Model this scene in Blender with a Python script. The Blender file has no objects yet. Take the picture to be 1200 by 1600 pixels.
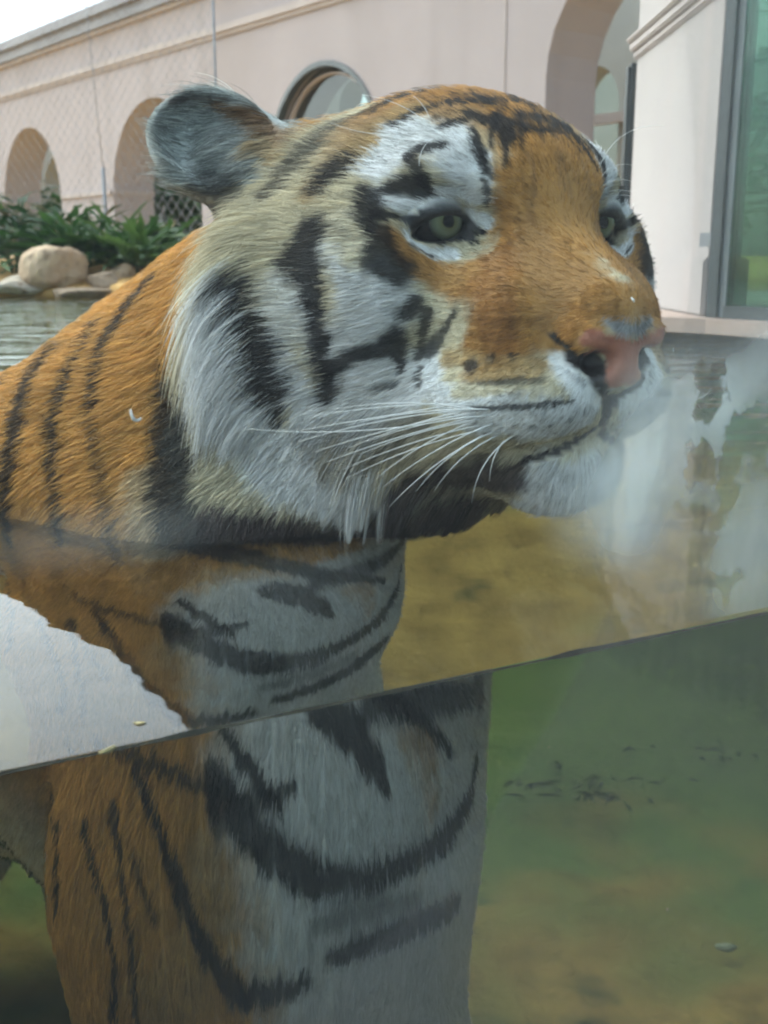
import bpy, bmesh, math
import numpy as np
from mathutils import Vector, Matrix

scene = bpy.context.scene
# ------------------------------------------------------------------ camera
cam_data = bpy.data.cameras.new('camera')
cam = bpy.data.objects.new('camera', cam_data)
scene.collection.objects.link(cam)
scene.camera = cam
cam.location = (0, 0, .195)
cam.rotation_euler = (math.radians(90 - 13.24), 0, 0)
cam_data.sensor_fit = 'VERTICAL'
cam_data.sensor_height = 24
cam_data.lens = 24 * 1700 / 1600
cam_data.clip_start = .02
cam_data.clip_end = 3000
cam_data.dof.use_dof = True
cam_data.dof.focus_distance = .70
cam_data.dof.aperture_fstop = 10
# ------------------------------------------------------------------ sky and sun (thin overcast)
world = bpy.data.worlds.new('World')
scene.world = world
world.use_nodes = True
nt = world.node_tree
nt.nodes.clear()
sky = nt.nodes.new('ShaderNodeTexSky')
sky.sky_type = 'NISHITA'
sky.sun_disc = False
SUN_EL, SUN_AZ = math.radians(46), math.radians(-50)     # azimuth clockwise from +Y
sky.sun_elevation = SUN_EL
sky.sun_rotation = SUN_AZ
sky.air_density = 1.0
sky.dust_density = 2.0
hs = nt.nodes.new('ShaderNodeHueSaturation')
hs.inputs['Saturation'].default_value = .6
bg = nt.nodes.new('ShaderNodeBackground')
bg.inputs['Strength'].default_value = .15
wo = nt.nodes.new('ShaderNodeOutputWorld')
nt.links.new(sky.outputs['Color'], hs.inputs['Color'])
nt.links.new(hs.outputs['Color'], bg.inputs['Color'])
nt.links.new(bg.outputs['Background'], wo.inputs['Surface'])
sd = bpy.data.lights.new('sun', 'SUN')
sd.energy = 1.5
sd.angle = math.radians(100)
sd.color = (1, .97, .94)
sun = bpy.data.objects.new('sun', sd)
scene.collection.objects.link(sun)
sun.rotation_euler = Vector((math.sin(SUN_AZ) * math.cos(SUN_EL), math.cos(SUN_AZ) * math.cos(SUN_EL), math.sin(SUN_EL))).to_track_quat('Z', 'Y').to_euler()
scene.view_settings.view_transform = 'Standard'
scene.view_settings.look = 'None'
scene.view_settings.exposure = 1.4
scene.view_settings.gamma = 1
scene.view_settings.use_curve_mapping = False
scene.render.engine = 'CYCLES'
scene.cycles.max_bounces = 8
scene.cycles.diffuse_bounces = 2
scene.cycles.glossy_bounces = 4
scene.cycles.transmission_bounces = 8
scene.cycles.transparent_max_bounces = 24
scene.cycles.caustics_refractive = True
scene.cycles.caustics_reflective = True
scene.cycles.blur_glossy = .5
scene.cycles.use_denoising = True
scene.cycles.filter_width = 2.2
scene.cycles.use_adaptive_sampling = True
scene.cycles.adaptive_threshold = .05
scene.cycles.adaptive_min_samples = 20
# ------------------------------------------------------------------ helpers
COL = scene.collection
rng = np.random.default_rng(7)

def material(name):
    m = bpy.data.materials.new(name)
    m.use_nodes = True
    n = m.node_tree
    n.nodes.clear()
    out = n.nodes.new('ShaderNodeOutputMaterial')
    return m, n, out

def mat_surface(name, col_a, col_b, scale=6., rough=.8, bump=.3, detail=6., bump_scale=None, spots=None, bump_dist=.01, streak=None):
    """two-tone noisy surface with fine relief"""
    m, n, out = material(name)
    b = n.nodes.new('ShaderNodeBsdfPrincipled')
    b.inputs['Roughness'].default_value = rough
    tc = n.nodes.new('ShaderNodeTexCoord')
    no = n.nodes.new('ShaderNodeTexNoise')
    no.inputs['Scale'].default_value = scale
    no.inputs['Detail'].default_value = detail
    n.links.new(tc.outputs['Object'], no.inputs['Vector'])
    cr = n.nodes.new('ShaderNodeValToRGB')
    cr.color_ramp.elements[0].position = .3
    cr.color_ramp.elements[1].position = .7
    cr.color_ramp.elements[0].color = (*col_a, 1)
    cr.color_ramp.elements[1].color = (*col_b, 1)
    n.links.new(no.outputs['Fac'], cr.inputs['Fac'])
    col = cr.outputs['Color']
    if spots:
        v = n.nodes.new('ShaderNodeTexNoise')
        v.inputs['Scale'].default_value = spots[0]
        v.inputs['Detail'].default_value = 3
        n.links.new(tc.outputs['Object'], v.inputs['Vector'])
        c2 = n.nodes.new('ShaderNodeValToRGB')
        c2.color_ramp.elements[0].position = spots[1]
        c2.color_ramp.elements[1].position = spots[1] + .12
        n.links.new(v.outputs['Fac'], c2.inputs['Fac'])
        mx = n.nodes.new('ShaderNodeMixRGB')
        mx.inputs['Color2'].default_value = (*spots[2], 1)
        n.links.new(c2.outputs['Color'], mx.inputs['Fac'])
        n.links.new(col, mx.inputs['Color1'])
        col = mx.outputs['Color']
    if streak:                                   # rain streaks: noise drawn out along z
        mp = n.nodes.new('ShaderNodeMapping')
        mp.inputs['Scale'].default_value = (streak[0], streak[0], streak[0] * .06)
        n.links.new(tc.outputs['Object'], mp.inputs['Vector'])
        v = n.nodes.new('ShaderNodeTexNoise')
        v.inputs['Scale'].default_value = 1.
        v.inputs['Detail'].default_value = 6
        n.links.new(mp.outputs['Vector'], v.inputs['Vector'])
        c3 = n.nodes.new('ShaderNodeValToRGB')
        c3.color_ramp.elements[0].position = .5
        c3.color_ramp.elements[1].position = .78
        n.links.new(v.outputs['Fac'], c3.inputs['Fac'])
        mx = n.nodes.new('ShaderNodeMixRGB')
        mx.inputs['Color2'].default_value = (*streak[1], 1)
        n.links.new(c3.outputs['Color'], mx.inputs['Fac'])
        n.links.new(col, mx.inputs['Color1'])
        col = mx.outputs['Color']
    n.links.new(col, b.inputs['Base Color'])
    n2 = n.nodes.new('ShaderNodeTexNoise')
    n2.inputs['Scale'].default_value = bump_scale or scale * 8
    n2.inputs['Detail'].default_value = 5
    n.links.new(tc.outputs['Object'], n2.inputs['Vector'])
    bp = n.nodes.new('ShaderNodeBump')
    bp.inputs['Strength'].default_value = bump
    bp.inputs['Distance'].default_value = bump_dist
    n.links.new(n2.outputs['Fac'], bp.inputs['Height'])
    n.links.new(bp.outputs['Normal'], b.inputs['Normal'])
    n.links.new(b.outputs['BSDF'], out.inputs['Surface'])
    return m

def mesh_obj(name, verts, faces, mat, parent=None, smooth=False):
    me = bpy.data.meshes.new(name)
    me.from_pydata([tuple(v) for v in verts], [], [tuple(f) for f in faces])
    me.materials.append(mat)
    if smooth:
        me.polygons.foreach_set('use_smooth', np.ones(len(me.polygons), bool))
    o = bpy.data.objects.new(name, me)
    COL.objects.link(o)
    o.parent = parent
    return o

def bm_obj(name, bm, mat, parent=None, smooth=False):
    me = bpy.data.meshes.new(name)
    bm.normal_update()
    bm.to_mesh(me)
    bm.free()
    me.materials.append(mat)
    if smooth:
        me.polygons.foreach_set('use_smooth', np.ones(len(me.polygons), bool))
    o = bpy.data.objects.new(name, me)
    COL.objects.link(o)
    o.parent = parent
    return o

def empty(name, loc=(0, 0, 0)):
    o = bpy.data.objects.new(name, None)
    COL.objects.link(o)
    o.location = loc
    o.empty_display_size = .1
    return o

def tag(o, label=None, cat=None, group=None, kind=None):
    for k, v in (('label', label), ('category', cat), ('group', group), ('kind', kind)):
        if v:
            o[k] = v
    return o

def add_box(bm, o, ax, ay, az):
    """box from corner o along three edge vectors"""
    o, ax, ay, az = (Vector(v) for v in (o, ax, ay, az))
    vs = [bm.verts.new(o + ax * i + ay * j + az * k) for k in (0, 1) for j in (0, 1) for i in (0, 1)]
    fs = [bm.faces.new([vs[i] for i in f]) for f in ((0, 2, 3, 1), (4, 5, 7, 6), (0, 1, 5, 4), (2, 6, 7, 3), (0, 4, 6, 2), (1, 3, 7, 5))]
    return vs

def tube(path, radii, sides=8, cap=True):
    """verts, faces of a tapered tube along a path"""
    P = np.asarray(path, float)
    n = len(P)
    radii = np.broadcast_to(np.asarray(radii, float), (n,))
    T = np.gradient(P, axis=0)
    T /= np.linalg.norm(T, axis=1)[:, None] + 1e-12
    ref = np.array([0, 0, 1.]) if abs(T[0, 2]) < .9 else np.array([1., 0, 0])
    vs, fs = [], []
    for i in range(n):
        a = np.cross(T[i], ref)
        a /= np.linalg.norm(a)
        b = np.cross(T[i], a)
        ang = np.arange(sides) * 2 * math.pi / sides
        vs += list(P[i] + radii[i] * (np.cos(ang)[:, None] * a + np.sin(ang)[:, None] * b))
    for i in range(n - 1):
        for k in range(sides):
            fs.append((i * sides + k, i * sides + (k + 1) % sides, (i + 1) * sides + (k + 1) % sides, (i + 1) * sides + k))
    if cap:
        fs += [tuple(range(sides))[::-1], tuple(range((n - 1) * sides, n * sides))]
    return vs, fs

def vnoise(P, scale, seed=0):
    """smooth 3-D value noise in numpy, 0..1"""
    P = np.asarray(P) * scale + 100.
    i = np.floor(P).astype(np.int64)
    f = P - i
    f = f * f * (3 - 2 * f)
    r = 0
    for dx in (0, 1):
        for dy in (0, 1):
            for dz in (0, 1):
                h = (i[:, 0] + dx) * 374761393 + (i[:, 1] + dy) * 668265263 + (i[:, 2] + dz) * 2147483647 + seed * 974634777
                h = (h ^ (h >> 13)) * 1274126177
                h = ((h ^ (h >> 16)) & 0xffff) / 65535.
                w = (f[:, 0] if dx else 1 - f[:, 0]) * (f[:, 1] if dy else 1 - f[:, 1]) * (f[:, 2] if dz else 1 - f[:, 2])
                r = r + h * w
    return r
# ------------------------------------------------------------------ pool, banks, water, viewing window
G0 = np.array([-.149, .389])            # where the window meets the water
GDIR = np.array([.8815, .472])          # along the window
GNRM = np.array([-.472, .8815])         # from the visitors into the pool
POOL = np.array([G0 + GDIR * -3.2, G0 + GDIR * 1.62, (.90, 1.95), (.70, 2.36), (.30, 2.66), (-.1, 3.6), (-.75, 5.0), (-1.5, 5.55), (-2.4, 5.62), (-3.6, 5.5),
                 (-5.6, 4.8), (-6.4, 2.6), (-5.4, .2), tuple(G0 + GDIR * -3.2 + GNRM * 1.2)])
FLOOR_Z = -.80

def poly_sd(X, Y, poly):
    d = np.full(X.shape, 1e9)
    ins = np.zeros(X.shape, bool)
    for (x0, y0), (x1, y1) in zip(poly, np.roll(poly, -1, 0)):
        ex, ey = x1 - x0, y1 - y0
        t = np.clip(((X - x0) * ex + (Y - y0) * ey) / (ex * ex + ey * ey), 0, 1)
        d = np.minimum(d, np.hypot(X - x0 - t * ex, Y - y0 - t * ey))
        c = ((y0 > Y) != (y1 > Y)) & (X < (x1 - x0) * (Y - y0) / (y1 - y0 + 1e-12) + x0)
        ins ^= c
    return np.where(ins, -d, d)

xs = np.unique(np.concatenate([np.linspace(-1500, -8, 14), np.linspace(-8, -1.2, 60), np.linspace(-1.2, 1.8, 100), np.linspace(1.8, 9, 40), np.linspace(9, 1500, 14)]))
ys = np.unique(np.concatenate([np.linspace(-1500, -3, 12), np.linspace(-3, .2, 20), np.linspace(.2, 4, 120), np.linspace(4, 8, 80), np.linspace(8, 30, 30), np.linspace(30, 1500, 14)]))
GX, GY = np.meshgrid(xs, ys)
POOLG = POOL.copy(); POOLG[[0, 1, -1]] -= GNRM * 1.5; POOLG[1:5, 0] += .25; POOLG[3:6, 1] += .25
sdp = poly_sd(GX, GY, POOLG)
side = (GX - G0[0]) * GNRM[0] + (GY - G0[1]) * GNRM[1]
P3 = np.stack([GX.ravel(), GY.ravel(), np.zeros(GX.size)], 1)
nz = (vnoise(P3, 3.1, 1).reshape(GX.shape) - .5)
inner = np.clip((-sdp) / .16, 0, 1)
bank = np.clip(sdp / 3., 0, 1)
rightside = np.clip((GX - .1) / .5, 0, 1) * np.clip((6 - GY) / 2, 0, 1)
top = (.05 + .13 * np.clip(sdp / 1.2, 0, 1) + .04 * nz) * (1 - rightside) + .035 * rightside
bot = FLOOR_Z + .05 * nz + .02 * (vnoise(P3, 11, 3).reshape(GX.shape) - .5)
far_rise = np.clip((GY - 2.2) / 3.6, 0, 1) * .25
zz = np.where(sdp < 0, (bot + far_rise) * inner + top * (1 - inner), top)
zz = np.where(side < -.1, np.minimum(zz, -1.25), zz)
zz = np.where((np.abs(sdp) < .03) & (sdp > 0), np.minimum(zz, .03), zz)
gv = np.stack([GX.ravel(), GY.ravel(), zz.ravel()], 1)
nx_, ny_ = len(xs), len(ys)
gf = [(j * nx_ + i, j * nx_ + i + 1, (j + 1) * nx_ + i + 1, (j + 1) * nx_ + i) for j in range(ny_ - 1) for i in range(nx_ - 1)]
m_sand = mat_surface('sand', (.40, .22, .065), (.70, .42, .14), 16, .9, .8, 12, 60, spots=(7., .60, (.13, .09, .04)), bump_dist=.006)
# sand painted greener farther out in the pool for the water's green cast
n = m_sand.node_tree
bs = next(x for x in n.nodes if x.type == 'BSDF_PRINCIPLED')
src = bs.inputs['Base Color'].links[0].from_socket
tc = n.nodes.new('ShaderNodeTexCoord'); sp = n.nodes.new('ShaderNodeSeparateXYZ'); n.links.new(tc.outputs['Object'], sp.inputs['Vector'])
no = n.nodes.new('ShaderNodeTexNoise'); no.inputs['Scale'].default_value = 4.; no.inputs['Detail'].default_value = 10
n.links.new(tc.outputs['Object'], no.inputs['Vector'])
def mm(op, a, b_, cl=False):
    m = n.nodes.new('ShaderNodeMath'); m.operation = op; m.use_clamp = cl
    for i, v in enumerate((a, b_)):
        if isinstance(v, (int, float)): m.inputs[i].default_value = v
        else: n.links.new(v, m.inputs[i])
    return m.outputs[0]
deep = mm('MULTIPLY', mm('SUBTRACT', -.2, sp.outputs['Z']), 4., True)
fy = mm('ADD', mm('MULTIPLY', mm('SUBTRACT', sp.outputs['Y'], 1.72), 1.9), mm('MULTIPLY', mm('SUBTRACT', no.outputs['Fac'], .5), 4.2))
fac = mm('MULTIPLY', mm('MULTIPLY', mm('MAXIMUM', mm('MINIMUM', fy, 1.), 0.), deep), .85)
mxa = n.nodes.new('ShaderNodeMixRGB'); mxa.inputs['Color2'].default_value = (.19, .28, .095, 1)
n.links.new(fac, mxa.inputs['Fac']); n.links.new(src, mxa.inputs['Color1']); n.links.new(mxa.outputs['Color'], bs.inputs['Base Color'])
ground = mesh_obj('ground', gv, gf, m_sand, None, True)
tag(ground, 'sandy pool floor and banks running back to the building', kind='structure')

# pale paved edge on the right-hand bank
m_pave = mat_surface('paving', (.42, .30, .24), (.52, .40, .33), 3., .8, .3)
bm = bmesh.new()
pv = [(.70, 2.40), (.92, 2.05), (3.5, 2.05), (3.5, 7.5), (-.2, 7.5), (.1, 4.2), (.36, 2.72)]
vb = [bm.verts.new((x, y, .03)) for x, y in pv]
vt = [bm.verts.new((x, y, .062)) for x, y in pv]
bm.faces.new(vt)
for i in range(len(pv)):
    j = (i + 1) % len(pv)
    bm.faces.new((vb[i], vb[j], vt[j], vt[i]))
tag(bm_obj('paved_bank', bm, m_pave), 'pale pink paved bank at the foot of the pillar', kind='structure')

# water: one closed body with a flat face against the window
m_water, n, out = material('water')
rf = n.nodes.new('ShaderNodeBsdfRefraction')
rf.inputs['IOR'].default_value = 1.333
rf.inputs['Roughness'].default_value = .0
gl = n.nodes.new('ShaderNodeBsdfGlossy')
gl.inputs['Roughness'].default_value = .015
fr = n.nodes.new('ShaderNodeFresnel')
fr.inputs['IOR'].default_value = 1.333
mx = n.nodes.new('ShaderNodeMixShader')
tc = n.nodes.new('ShaderNodeTexCoord')
mp = n.nodes.new('ShaderNodeMapping')
mp.inputs['Scale'].default_value = (1, 2.2, 1)
n.links.new(tc.outputs['Object'], mp.inputs['Vector'])
w1 = n.nodes.new('ShaderNodeTexNoise')
w1.inputs['Scale'].default_value = 4.2
w1.inputs['Detail'].default_value = 3
n.links.new(mp.outputs['Vector'], w1.inputs['Vector'])
sp = n.nodes.new('ShaderNodeSeparateXYZ')
n.links.new(tc.outputs['Object'], sp.inputs['Vector'])
mr = n.nodes.new('ShaderNodeMapRange')           # choppier out in the open pool
mr.inputs['From Min'].default_value = .7
mr.inputs['From Max'].default_value = 2.5
mr.inputs['To Min'].default_value = .034
mr.inputs['To Max'].default_value = .9
n.links.new(sp.outputs['Y'], mr.inputs['Value'])
geo = n.nodes.new('ShaderNodeNewGeometry')
sn = n.nodes.new('ShaderNodeSeparateXYZ')
n.links.new(geo.outputs['True Normal'], sn.inputs['Vector'])
ab = n.nodes.new('ShaderNodeMath'); ab.operation = 'ABSOLUTE'
n.links.new(sn.outputs['Z'], ab.inputs[0])
mu = n.nodes.new('ShaderNodeMath'); mu.operation = 'MULTIPLY'
n.links.new(mr.outputs['Result'], mu.inputs[0])
n.links.new(ab.outputs[0], mu.inputs[1])
bp = n.nodes.new('ShaderNodeBump')
bp.inputs['Distance'].default_value = .03
n.links.new(mu.outputs[0], bp.inputs['Strength'])
n.links.new(w1.outputs['Fac'], bp.inputs['Height'])
for s in (rf, gl, fr):
    n.links.new(bp.outputs['Normal'], s.inputs['Normal'])
n.links.new(fr.outputs['Fac'], mx.inputs['Fac'])
n.links.new(rf.outputs['BSDF'], mx.inputs[1])
n.links.new(gl.outputs['BSDF'], mx.inputs[2])
n.links.new(mx.outputs['Shader'], out.inputs['Surface'])
va = n.nodes.new('ShaderNodeVolumeAbsorption')
va.inputs['Color'].default_value = (.56, .86, .56, 1)
va.inputs['Density'].default_value = .75
vs_ = n.nodes.new('ShaderNodeVolumeScatter')
vs_.inputs['Color'].default_value = (.30, .83, .55, 1)
vs_.inputs['Density'].default_value = .27
vs_.inputs['Anisotropy'].default_value = .5
ad = n.nodes.new('ShaderNodeAddShader')
n.links.new(va.outputs['Volume'], ad.inputs[0])
n.links.new(vs_.outputs['Volume'], ad.inputs[1])
n.links.new(ad.outputs['Shader'], out.inputs['Volume'])
bm = bmesh.new()
wp = [G0 + GDIR * -3.2, G0 + GDIR * 1.62, np.array([1.3, 1.6]), np.array([1.2, 7.2]), np.array([-8, 7.2]), np.array([-8, -1.])]
vb = [bm.verts.new((x, y, -1.05)) for x, y in wp]
vt = [bm.verts.new((x, y, 0)) for x, y in wp]
bm.faces.new(vt)
bm.faces.new(vb[::-1])
for i in range(len(wp)):
    j = (i + 1) % len(wp)
    bm.faces.new((vb[i], vb[j], vt[j], vt[i]))
bmesh.ops.recalc_face_normals(bm, faces=bm.faces[:])
water = tag(bm_obj('water', bm, m_water), 'greenish pool water lying against the window', kind='structure')

# back wall of the visitors' gallery, behind the camera
m_gal = mat_surface('gallery_concrete', (.10, .10, .10), (.14, .14, .14), 1.5, .9, .3)
g3 = lambda a, o, z: (*(G0 + GDIR * a + GNRM * o), z)
def slab(name, p, along, depth, h, mat, label):
    bm = bmesh.new()
    add_box(bm, p, (*(GDIR * along), 0), (*(GNRM * depth), 0), (0, 0, h))
    bmesh.ops.recalc_face_normals(bm, faces=bm.faces[:])
    tag(bm_obj(name, bm, mat), label, kind='structure')
slab('gallery_wall', g3(-9, -3.6, -1.2), 24, -.3, 2.8, m_gal, 'grey concrete wall of the visitor gallery facing the window')
slab('gallery_floor', g3(-9, -3.59, -1.149), 24, 3.55, .05, m_gal, 'grey concrete floor of the visitor gallery')
slab('gallery_end_wall', g3(6, -3.58, -1.09), .2, 3.4, 2.7, m_gal, 'end wall of the visitor gallery')

# drifting specks in the water
g = np.random.default_rng(44)
VS, FS = [], []
ico = [(0, 0, 1), (.94, 0, -.33), (-.47, .82, -.33), (-.47, -.82, -.33)]
for k in range(420):
    a, o, z = g.random() * 2.2 - .9, .01 + 1.6 * g.random() ** 1.5, -.02 - .7 * g.random()
    p = np.array(g3(a, o, z)); r = .0004 + .0009 * g.random() ** 2
    b0 = len(VS); VS += [p + r * np.array(v) for v in ico]
    FS += [(b0, b0 + 1, b0 + 2), (b0, b0 + 2, b0 + 3), (b0, b0 + 3, b0 + 1), (b0 + 1, b0 + 3, b0 + 2)]
m_speck = mat_surface('speck', (.45, .45, .38), (.6, .6, .52), 50, .8, .1)
tag(mesh_obj('floating_specks', VS, FS, m_speck), 'tiny pale specks drifting in the pool water', kind='stuff')
# litter on the pool floor
m_litter = mat_surface('rotting_leaf', (.09, .08, .035), (.19, .15, .065), 30, .9, .3)
def litter(cx, cy, n_, spread, seed, label):
    g = np.random.default_rng(seed)
    e = empty('leaf_litter', (cx, cy, FLOOR_Z)); tag(e, label, 'litter', 'leaf litter on the pool floor')
    for k in range(n_):
        L = .015 + .045 * g.random() ** 1.5; w = .006 + .012 * g.random()
        vs = [(-L / 2, -w * .2, 0), (-L * .1, -w / 2, .006), (L / 2, -w * .1, .002), (L * .45, w * .2, .004), (0, w / 2, .009), (-L * .45, w * .25, .003)]
        o = mesh_obj('dead_leaf', vs, [tuple(range(6))], m_litter, e)
        o.location = (g.normal() * spread, g.normal() * spread * .6, .035 + .02 * g.random()); o.rotation_euler = (g.normal() * .25, g.normal() * .25, g.random() * 6)
litter(.03, 2.40, 38, .09, 5, 'dark clump of rotting leaves on the pool floor beside the tiger')
litter(.30, 2.60, 9, .06, 6, 'small dark scatter of leaves on the pool floor farther along')
bm = bmesh.new(); bmesh.ops.create_icosphere(bm, subdivisions=2, radius=1)
for v_ in bm.verts: v_.co = Vector((v_.co.x * .016 * (1 + .3 * v_.co.y), v_.co.y * .010, v_.co.z * .006))
pb = bm_obj('pale_pebble', bm, m_speck, None, True); pb.location = (.26, 1.83, FLOOR_Z + .02)
tag(pb, 'small pale pebble lying on the sandy pool floor', 'pebble')
# ------------------------------------------------------------------ building: arcade wall running away to the left
m_stucco = mat_surface('stucco', (.40, .345, .335), (.45, .39, .38), 1.3, .9, .35, 8, 90, spots=(.8, .56, (.39, .335, .32)), bump_dist=.006, streak=(3.2, (.37, .32, .305)))
m_stucco_in = mat_surface('inner_stucco', (.36, .355, .31), (.43, .42, .37), 1.6, .9, .25, 5, 90, bump_dist=.004)
m_trim = mat_surface('trim', (.42, .36, .33), (.50, .43, .40), 2.5, .85, .25, 5, 90, bump_dist=.004)
m_roof = mat_surface('roof_metal', (.20, .19, .20), (.26, .25, .26), 2., .6, .2)
m_frame = mat_surface('dark_frame', (.045, .055, .055), (.07, .08, .08), 8., .4, .1)
WA = np.array([1.628, 7.0])                 # foot of the wall behind the pillar
WD = np.array([-.629, .777])                # along the wall, away from us
WN = np.array([-.777, -.629])               # out of the wall, towards the pool

def W(t, z, out=0.):
    p = WA + WD * t + WN * out
    return (p[0], p[1], z)

def arch_pts(t0, t1, spring, bottom, n=18, lift=1.0):
    """outline of an arched opening, anticlockwise seen from the pool (t grows to the left)"""
    c, r = (t0 + t1) / 2, (t1 - t0) / 2
    pts = [(t0, bottom), (t0, spring)]
    for i in range(1, n):
        a = math.pi * i / n
        pts.append((c - r * math.cos(a), spring + r * lift * math.sin(a)))
    return pts + [(t1, spring), (t1, bottom)]

def wall_with_holes(name, outer, holes, place, thick, mat, parent):
    """flat wall with openings: front, back and the reveals of every opening"""
    bm = bmesh.new()
    edges, loops = [], []
    for lp in [outer] + holes:
        vs = [bm.verts.new(place(t, z, 0)) for t, z in lp]
        loops.append(vs)
        edges += [bm.edges.new((vs[i], vs[(i + 1) % len(vs)])) for i in range(len(vs))]
    bmesh.ops.triangle_fill(bm, use_beauty=True, use_dissolve=False, edges=edges)
    front = bm.faces[:]
    back = {}
    for lp, vs in zip([outer] + holes, loops):
        for (t, z), v in zip(lp, vs):
            back[v] = bm.verts.new(place(t, z, -thick))
    for f in front:
        bm.faces.new([back[v] for v in f.verts][::-1])
    for vs in loops:
        for i in range(len(vs)):
            a, b = vs[i], vs[(i + 1) % len(vs)]
            bm.faces.new((a, b, back[b], back[a]))
    bmesh.ops.recalc_face_normals(bm, faces=bm.faces[:])
    return bm_obj(name, bm, mat, parent)

GB = .02                                     # foot of the building
TOP = 2.72
building = empty('building', W(4, GB))
tag(building, 'pale pink stucco building with a row of arches behind the pool', 'building')
def prt(o):
    o.parent = building
    o.matrix_parent_inverse = Matrix.Translation(building.location).inverted()
    return o
bpy.context.view_layer.update()
# openings: t from the right, sizes from the photograph
ARCHES = [(-1.25, .88, 1.35, GB, .80), (5.47, 7.45, .83, GB, .98), (8.89, 10.79, .86, GB, .98), (12.4, 14.3, .86, GB, .98), (15.8, 17.7, .86, GB, .98)]
WINDOW = (2.62, 4.22, .96, .78)
holes = [arch_pts(a, b, s, c + .001, lift=l) for a, b, s, c, l in ARCHES]
wpts = arch_pts(WINDOW[0], WINDOW[1], WINDOW[2], WINDOW[3], 24, 1.0)
outer = [(-6.0, GB - .05), (26, GB - .05), (26, TOP), (-6.0, TOP)]
prt(wall_with_holes('wall', outer, holes + [wpts], W, .50, m_stucco, None))
# inner wall of the arcade with its own arched openings
def WI(t, z, o):
    return W(t, z, o - 2.0)
inner_arches = [(1.90, 2.48, 1.42, .45, 1.25), (8.95, 10.25, 1.2, GB, 1.), (13.3, 14.28, 1.25, GB, 1.1), (5.33, 5.85, 1.80, 1.6, 1.0)]
prt(wall_with_holes('inner_wall', [(-6, GB - .05), (26, GB - .05), (26, TOP - .2), (-6, TOP - .2)],
                    [arch_pts(a, b, s, c + .001, lift=l) for a, b, s, c, l in inner_arches], WI, .3, m_stucco_in, None))
bm = bmesh.new()
add_box(bm, W(1.75, 1.29, -1.93), Vector(W(2.62, 0)) - Vector(W(1.75, 0)), Vector((*(WN * -.07), 0)), (0, 0, .085))
prt(bm_obj('inner_ledge', bm, m_trim))
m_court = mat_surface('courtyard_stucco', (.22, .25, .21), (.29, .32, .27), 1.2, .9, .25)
for a, b, hh in ((-8, 8.0, 5.5), (8.01, 30, 2.25)):
    bm = bmesh.new()
    add_box(bm, W(a, GB, -5.6), Vector(W(b, 0)) - Vector(W(a, 0)), Vector((*(WN * -.2), 0)), (0, 0, hh))
    bmesh.ops.recalc_face_normals(bm, faces=bm.faces[:])
    prt(bm_obj('courtyard_wall', bm, m_court))
# roof over the arcade and its eave
bm = bmesh.new()
add_box(bm, W(-6, TOP + .004, .16), Vector(W(26, 0)) - Vector(W(-6, 0)), Vector((*(WN * -.80), 0)), (0, 0, .10))
prt(bm_obj('roof', bm, m_roof))
def wall_strip(nm, a, b, z, hgt, outd, mt):
    bm = bmesh.new()
    add_box(bm, W(a, z, .002), Vector(W(b, 0)) - Vector(W(a, 0)), Vector((*(WN * outd), 0)), (0, 0, hgt))
    bmesh.ops.recalc_face_normals(bm, faces=bm.faces[:])
    prt(bm_obj(nm, bm, mt))
wall_strip('eave', -6, 26, TOP - .11, .11, .10, m_roof)
wall_strip('eave_moulding', -6, 26, TOP - .15, .037, .05, m_trim)
wall_strip('string_course', -6, 26, 2.215, .06, .045, m_trim)
wall_strip('string_course', -6, 26, 2.18, .033, .022, m_trim)
for a, b in ((-6, -1.26), (.89, 2.55), (4.30, 5.46), (7.46, 8.88), (10.80, 12.39), (14.31, 15.79), (17.71, 26)):
    wall_strip('dado_moulding', a, b, .875, .045, .035, m_trim)
# the moulding turns into the arches
for tt, sgn in ((7.45, -1), (10.79, -1), (14.3, -1), (.88, -1)):
    bm = bmesh.new()
    add_box(bm, W(tt, .875, -.50), Vector((*(WD * .035 * sgn), 0)), Vector((*(WN * .495), 0)), (0, 0, .045))
    bmesh.ops.recalc_face_normals(bm, faces=bm.faces[:])
    prt(bm_obj('arch_moulding', bm, m_trim))
# vertical joint in the wall
bm = bmesh.new()
add_box(bm, W(1.26, .1, .001), Vector((*(WD * .012), 0)), Vector((*(WN * .006), 0)), (0, 0, 2.05))
prt(bm_obj('joint_strip', bm, m_trim))
# arched window: dark frame ring, glazing bar, pane
m_pane, n, out = material('window_glass')
tr = n.nodes.new('ShaderNodeBsdfTransparent'); tr.inputs['Color'].default_value = (.30, .36, .33, 1)
gs = n.nodes.new('ShaderNodeBsdfGlossy'); gs.inputs['Roughness'].default_value = .02
fz = n.nodes.new('ShaderNodeFresnel'); fz.inputs['IOR'].default_value = 1.5
mix = n.nodes.new('ShaderNodeMixShader')
n.links.new(fz.outputs['Fac'], mix.inputs['Fac']); n.links.new(tr.outputs['BSDF'], mix.inputs[1]); n.links.new(gs.outputs['BSDF'], mix.inputs[2])
n.links.new(mix.outputs['Shader'], out.inputs['Surface'])
win = prt(empty('window', (0, 0, 0)))
win.location = W((WINDOW[0] + WINDOW[1]) / 2, WINDOW[3])
bpy.context.view_layer.update()
def wprt(o):
    o.parent = win
    o.matrix_parent_inverse = win.matrix_world.inverted()
    return o
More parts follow.
